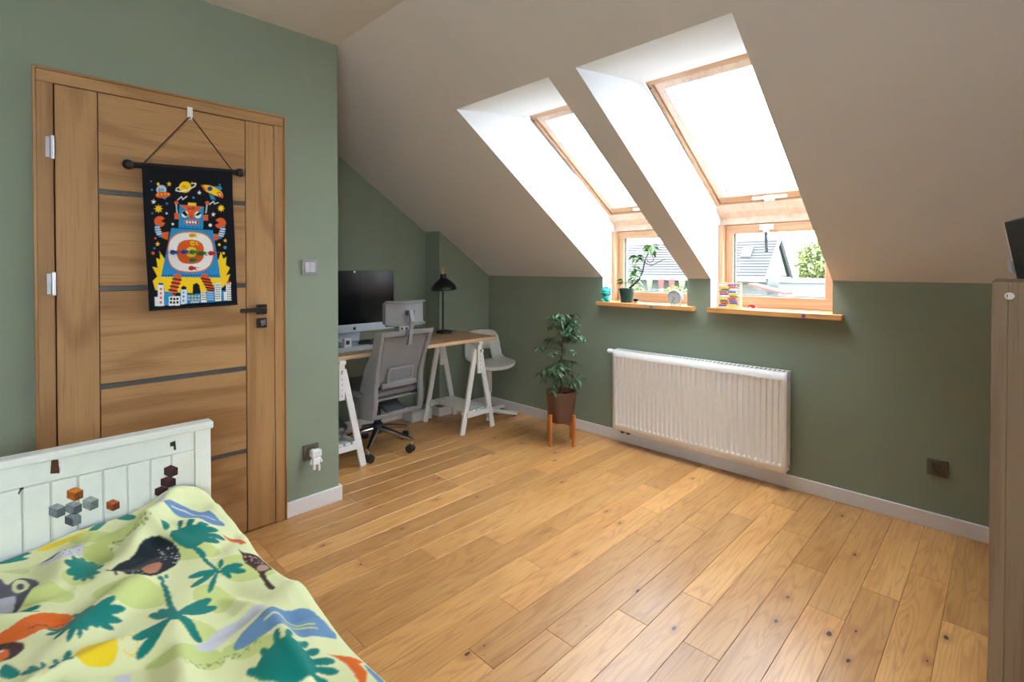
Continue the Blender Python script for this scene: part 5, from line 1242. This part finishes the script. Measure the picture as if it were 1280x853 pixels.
# roof slopes with courses of shingles standing proud
def slope(nm, P0, P1, P2, P3, courses):
    P0, P1, P2, P3 = map(Vector, (P0, P1, P2, P3)); nn = (P1 - P0).cross(P3 - P0).normalized()
    if nn.z < 0: nn = -nn
    b = MB()
    for k in range(courses):
        t0, t1 = k / courses, (k + 1.12) / courses
        t1 = min(t1, 1.0)
        a, c = P0.lerp(P3, t0), P1.lerp(P2, t0); d, e = P1.lerp(P2, t1), P0.lerp(P3, t1)
        u = nn * .05
        b.add([a, c, d, e, a + u, c + u, d + u * .2, e + u * .2], [(0, 3, 2, 1), (4, 5, 6, 7), (0, 1, 5, 4), (1, 2, 6, 5), (2, 3, 7, 6), (3, 0, 4, 7)])
    return b.build(nm, M['roof'], hs, kind='stuff')
slope('roof_slope', loc(HL, EY, EZ), loc(HR, EY, EZ), loc(HR, RYY, RZ_), loc(HL, RYY, RZ_), 14)
slope('roof_slope', loc(HL, 37.9, EZ), loc(HR, 37.9, EZ), loc(HR, RYY, RZ_), loc(HL, RYY, RZ_), 14)
b = MB(); b.lim(HL - o.x, HR - o.x, EY - .14 - o.y, EY - .01 - o.y, EZ - .20 - GZ, EZ + .04 - GZ); b.build('gutter', M['trimw'], hs)
b = MB(); b.prism([(EY + .35, EZ + .1), (37.45, EZ + .1), (RYY, RZ_ - .10)], lambda y, z, s_: (HR - .20 + .04 * s_ - o.x, y - o.y, z - GZ)); b.build('end_gable', M['trimw'], hs)
for xx in (-23.5, -20.8, -18.2, -15.9):
    fr = MB(); fr.lim(xx - .5 - o.x, xx + .5 - o.x, EY + .63 - o.y, EY + .695 - o.y, 1.2, 2.9); fr = fr.build('window_frame', M['trimw'], hs)
    for s_ in (-1, 1): b = MB(); b.lim(xx + s_ * .23 - .2 - o.x, xx + s_ * .23 + .2 - o.x, EY + .61 - o.y, EY + .628 - o.y, 1.3, 2.8); b.build('pane', M['winglass'], fr)
# roof light on the slope
def onslope(x, t): return Vector(loc(x, EY + (RYY - EY) * t, EZ + (RZ_ - EZ) * t))
sn = Vector((0, -(RZ_ - EZ), RYY - EY)).normalized()
b = MB(); q = [onslope(-12.62, .52), onslope(-12.0, .52), onslope(-12.0, .78), onslope(-12.62, .78)]
b.add([p + sn * .06 for p in q] + [p + sn * .14 for p in q], [(0, 3, 2, 1), (4, 5, 6, 7), (0, 1, 5, 4), (1, 2, 6, 5), (2, 3, 7, 6), (3, 0, 4, 7)]); b.build('roof_light', M['trimw'], hs)
gy = 32.3
b = MB(); b.lim(HR - .2 - o.x, HR - .16 - o.x, EY + .75 - o.y, 37.35 - o.y, 0, EZ - .1 - GZ); b.build('end_wall', M['trimw'], hs)
for s_ in (-1, 1):
    b = MB(); b.bar(loc(HR + .03, RYY + s_ * 2.55, EZ - .02), loc(HR + .03, RYY, RZ_ + .06), .10, .16, (1, 0, 0)); b.build('verge_board', M['trimw'], hs)
b = MB(); b.prism([(-11.0, .40), (-9.0, -.10), (-9.0, -.20), (-11.0, .28)], lambda x, z, s_: (x - o.x, gy - 1.3 + s_ * 1.35 - o.y, z - GZ)); b.build('porch_roof', M['pennant'], hs)
b = MB(); b.lim(-9.9 - o.x, -7.0 - o.x, gy + .6 - o.y, gy + 4 - o.y, 0, 3.55); b.build('annex_wall', M['trimw'], hs)
b = MB(); b.lim(-10.0 - o.x, -6.9 - o.x, gy + .3 - o.y, gy + 4.3 - o.y, 3.56, 3.75); b.build('annex_roof', M['trimw'], hs)
# pennants under the eaves, seen through the left window
for i, (x, z1) in enumerate(((-18.35, -.35), (-17.45, -.55), (-16.65, -.60), (-15.9, -.40), (-15.3, -.38))):
    lab = ['first', 'second', 'third', 'fourth', 'last'][i]
    t = thing('pennant', '%s of the pointed cloth pennants under the neighbouring eaves, counted from the plant pot' % lab, 'pennant', (x, EY - .3, EZ - .14), 0, 'pennants under the eaves')
    b = MB(); b.prism([(-.25, 0), (.25, 0), (.06, z1 - EZ), (-.06, z1 - EZ)], lambda u, v, s_: (u, -.02 + .04 * s_, v)); b.build('pennant_cloth', M['pennant'] if i in (1, 2) else M['bushd'], t)
def bush(nm, lab, c, r, m_, n, sz, cat='bush', trunk=True, seed=1):
    t = thing(nm, lab, cat, (c[0], c[1], GZ)); rb = random.Random(seed)
    b = MB(); b.tube([(0, 0, 0), (.05, 0, (c[2] - GZ) * .5), (0, .05, c[2] - GZ)], [.16, .12, .06], 8); b.build('trunk', M['bark'], t, smooth=True)
    b = MB()
    for _ in range(n):
        d = Vector((rb.gauss(0, 1), rb.gauss(0, 1), rb.gauss(0, 1))).normalized() * rb.uniform(.45, 1) ** .6
        p = Vector((d.x * r[0], d.y * r[1], d.z * r[2] + c[2] - GZ)); s = sz * rb.uniform(.6, 1.2)
        leaf_mesh(b, p, (rb.gauss(0, 1), rb.gauss(0, 1), rb.gauss(0, .6)), s, s * .7, .3, rb.uniform(-1, 1))
    b.build('foliage', m_, t, kind='stuff'); return t
bush('tree', 'yellow-green leafy tree right of the white gable outside', (-9.5, 41.5, 1.6), (1.9, 1.6, 1.9), M['hedge'], 3600, .26, 'tree', seed=3)
bush('tree', 'smaller mid-green tree at the right of the window view outside', (-6.9, 39.0, .9), (1.1, 1.1, 1.4), M['bushd'], 2400, .22, 'tree', seed=4)
bush('hedge', 'yellow-green bush before the neighbouring house, left of the pennants', (-18.6, 30.0, -.9), (1.9, .7, 1.2), M['hedge'], 1500, .26, 'bush', seed=5)
bush('hedge', 'yellow-green bush before the neighbouring house, right of the pennants', (-15.0, 30.0, -1.0), (1.5, .7, 1.2), M['hedge'], 1300, .26, 'bush', seed=6)
fb = thing('far_building', 'pale block with window bands far off behind the trees', 'building', (-13.6, 72, GZ))
MB().lim(-3.2, 3.2, -2, 2, 0, 8.6).build('wall', M['render'], fb)
MB().lim(-3.4, 3.4, -2.2, 2.2, 8.605, 8.9).build('roof_slab', M['roof'], fb)
for z in (4.4, 6.3):
    for k in range(4): x = -2.4 + k * 1.6; f_ = MB().lim(x - .6, x + .6, -2.06, -2.003, z, z + 1.1).build('window_frame', M['trimw'], fb); MB().lim(x - .52, x + .52, -2.08, -2.063, z + .08, z + 1.02).build('pane', M['winglass'], f_)
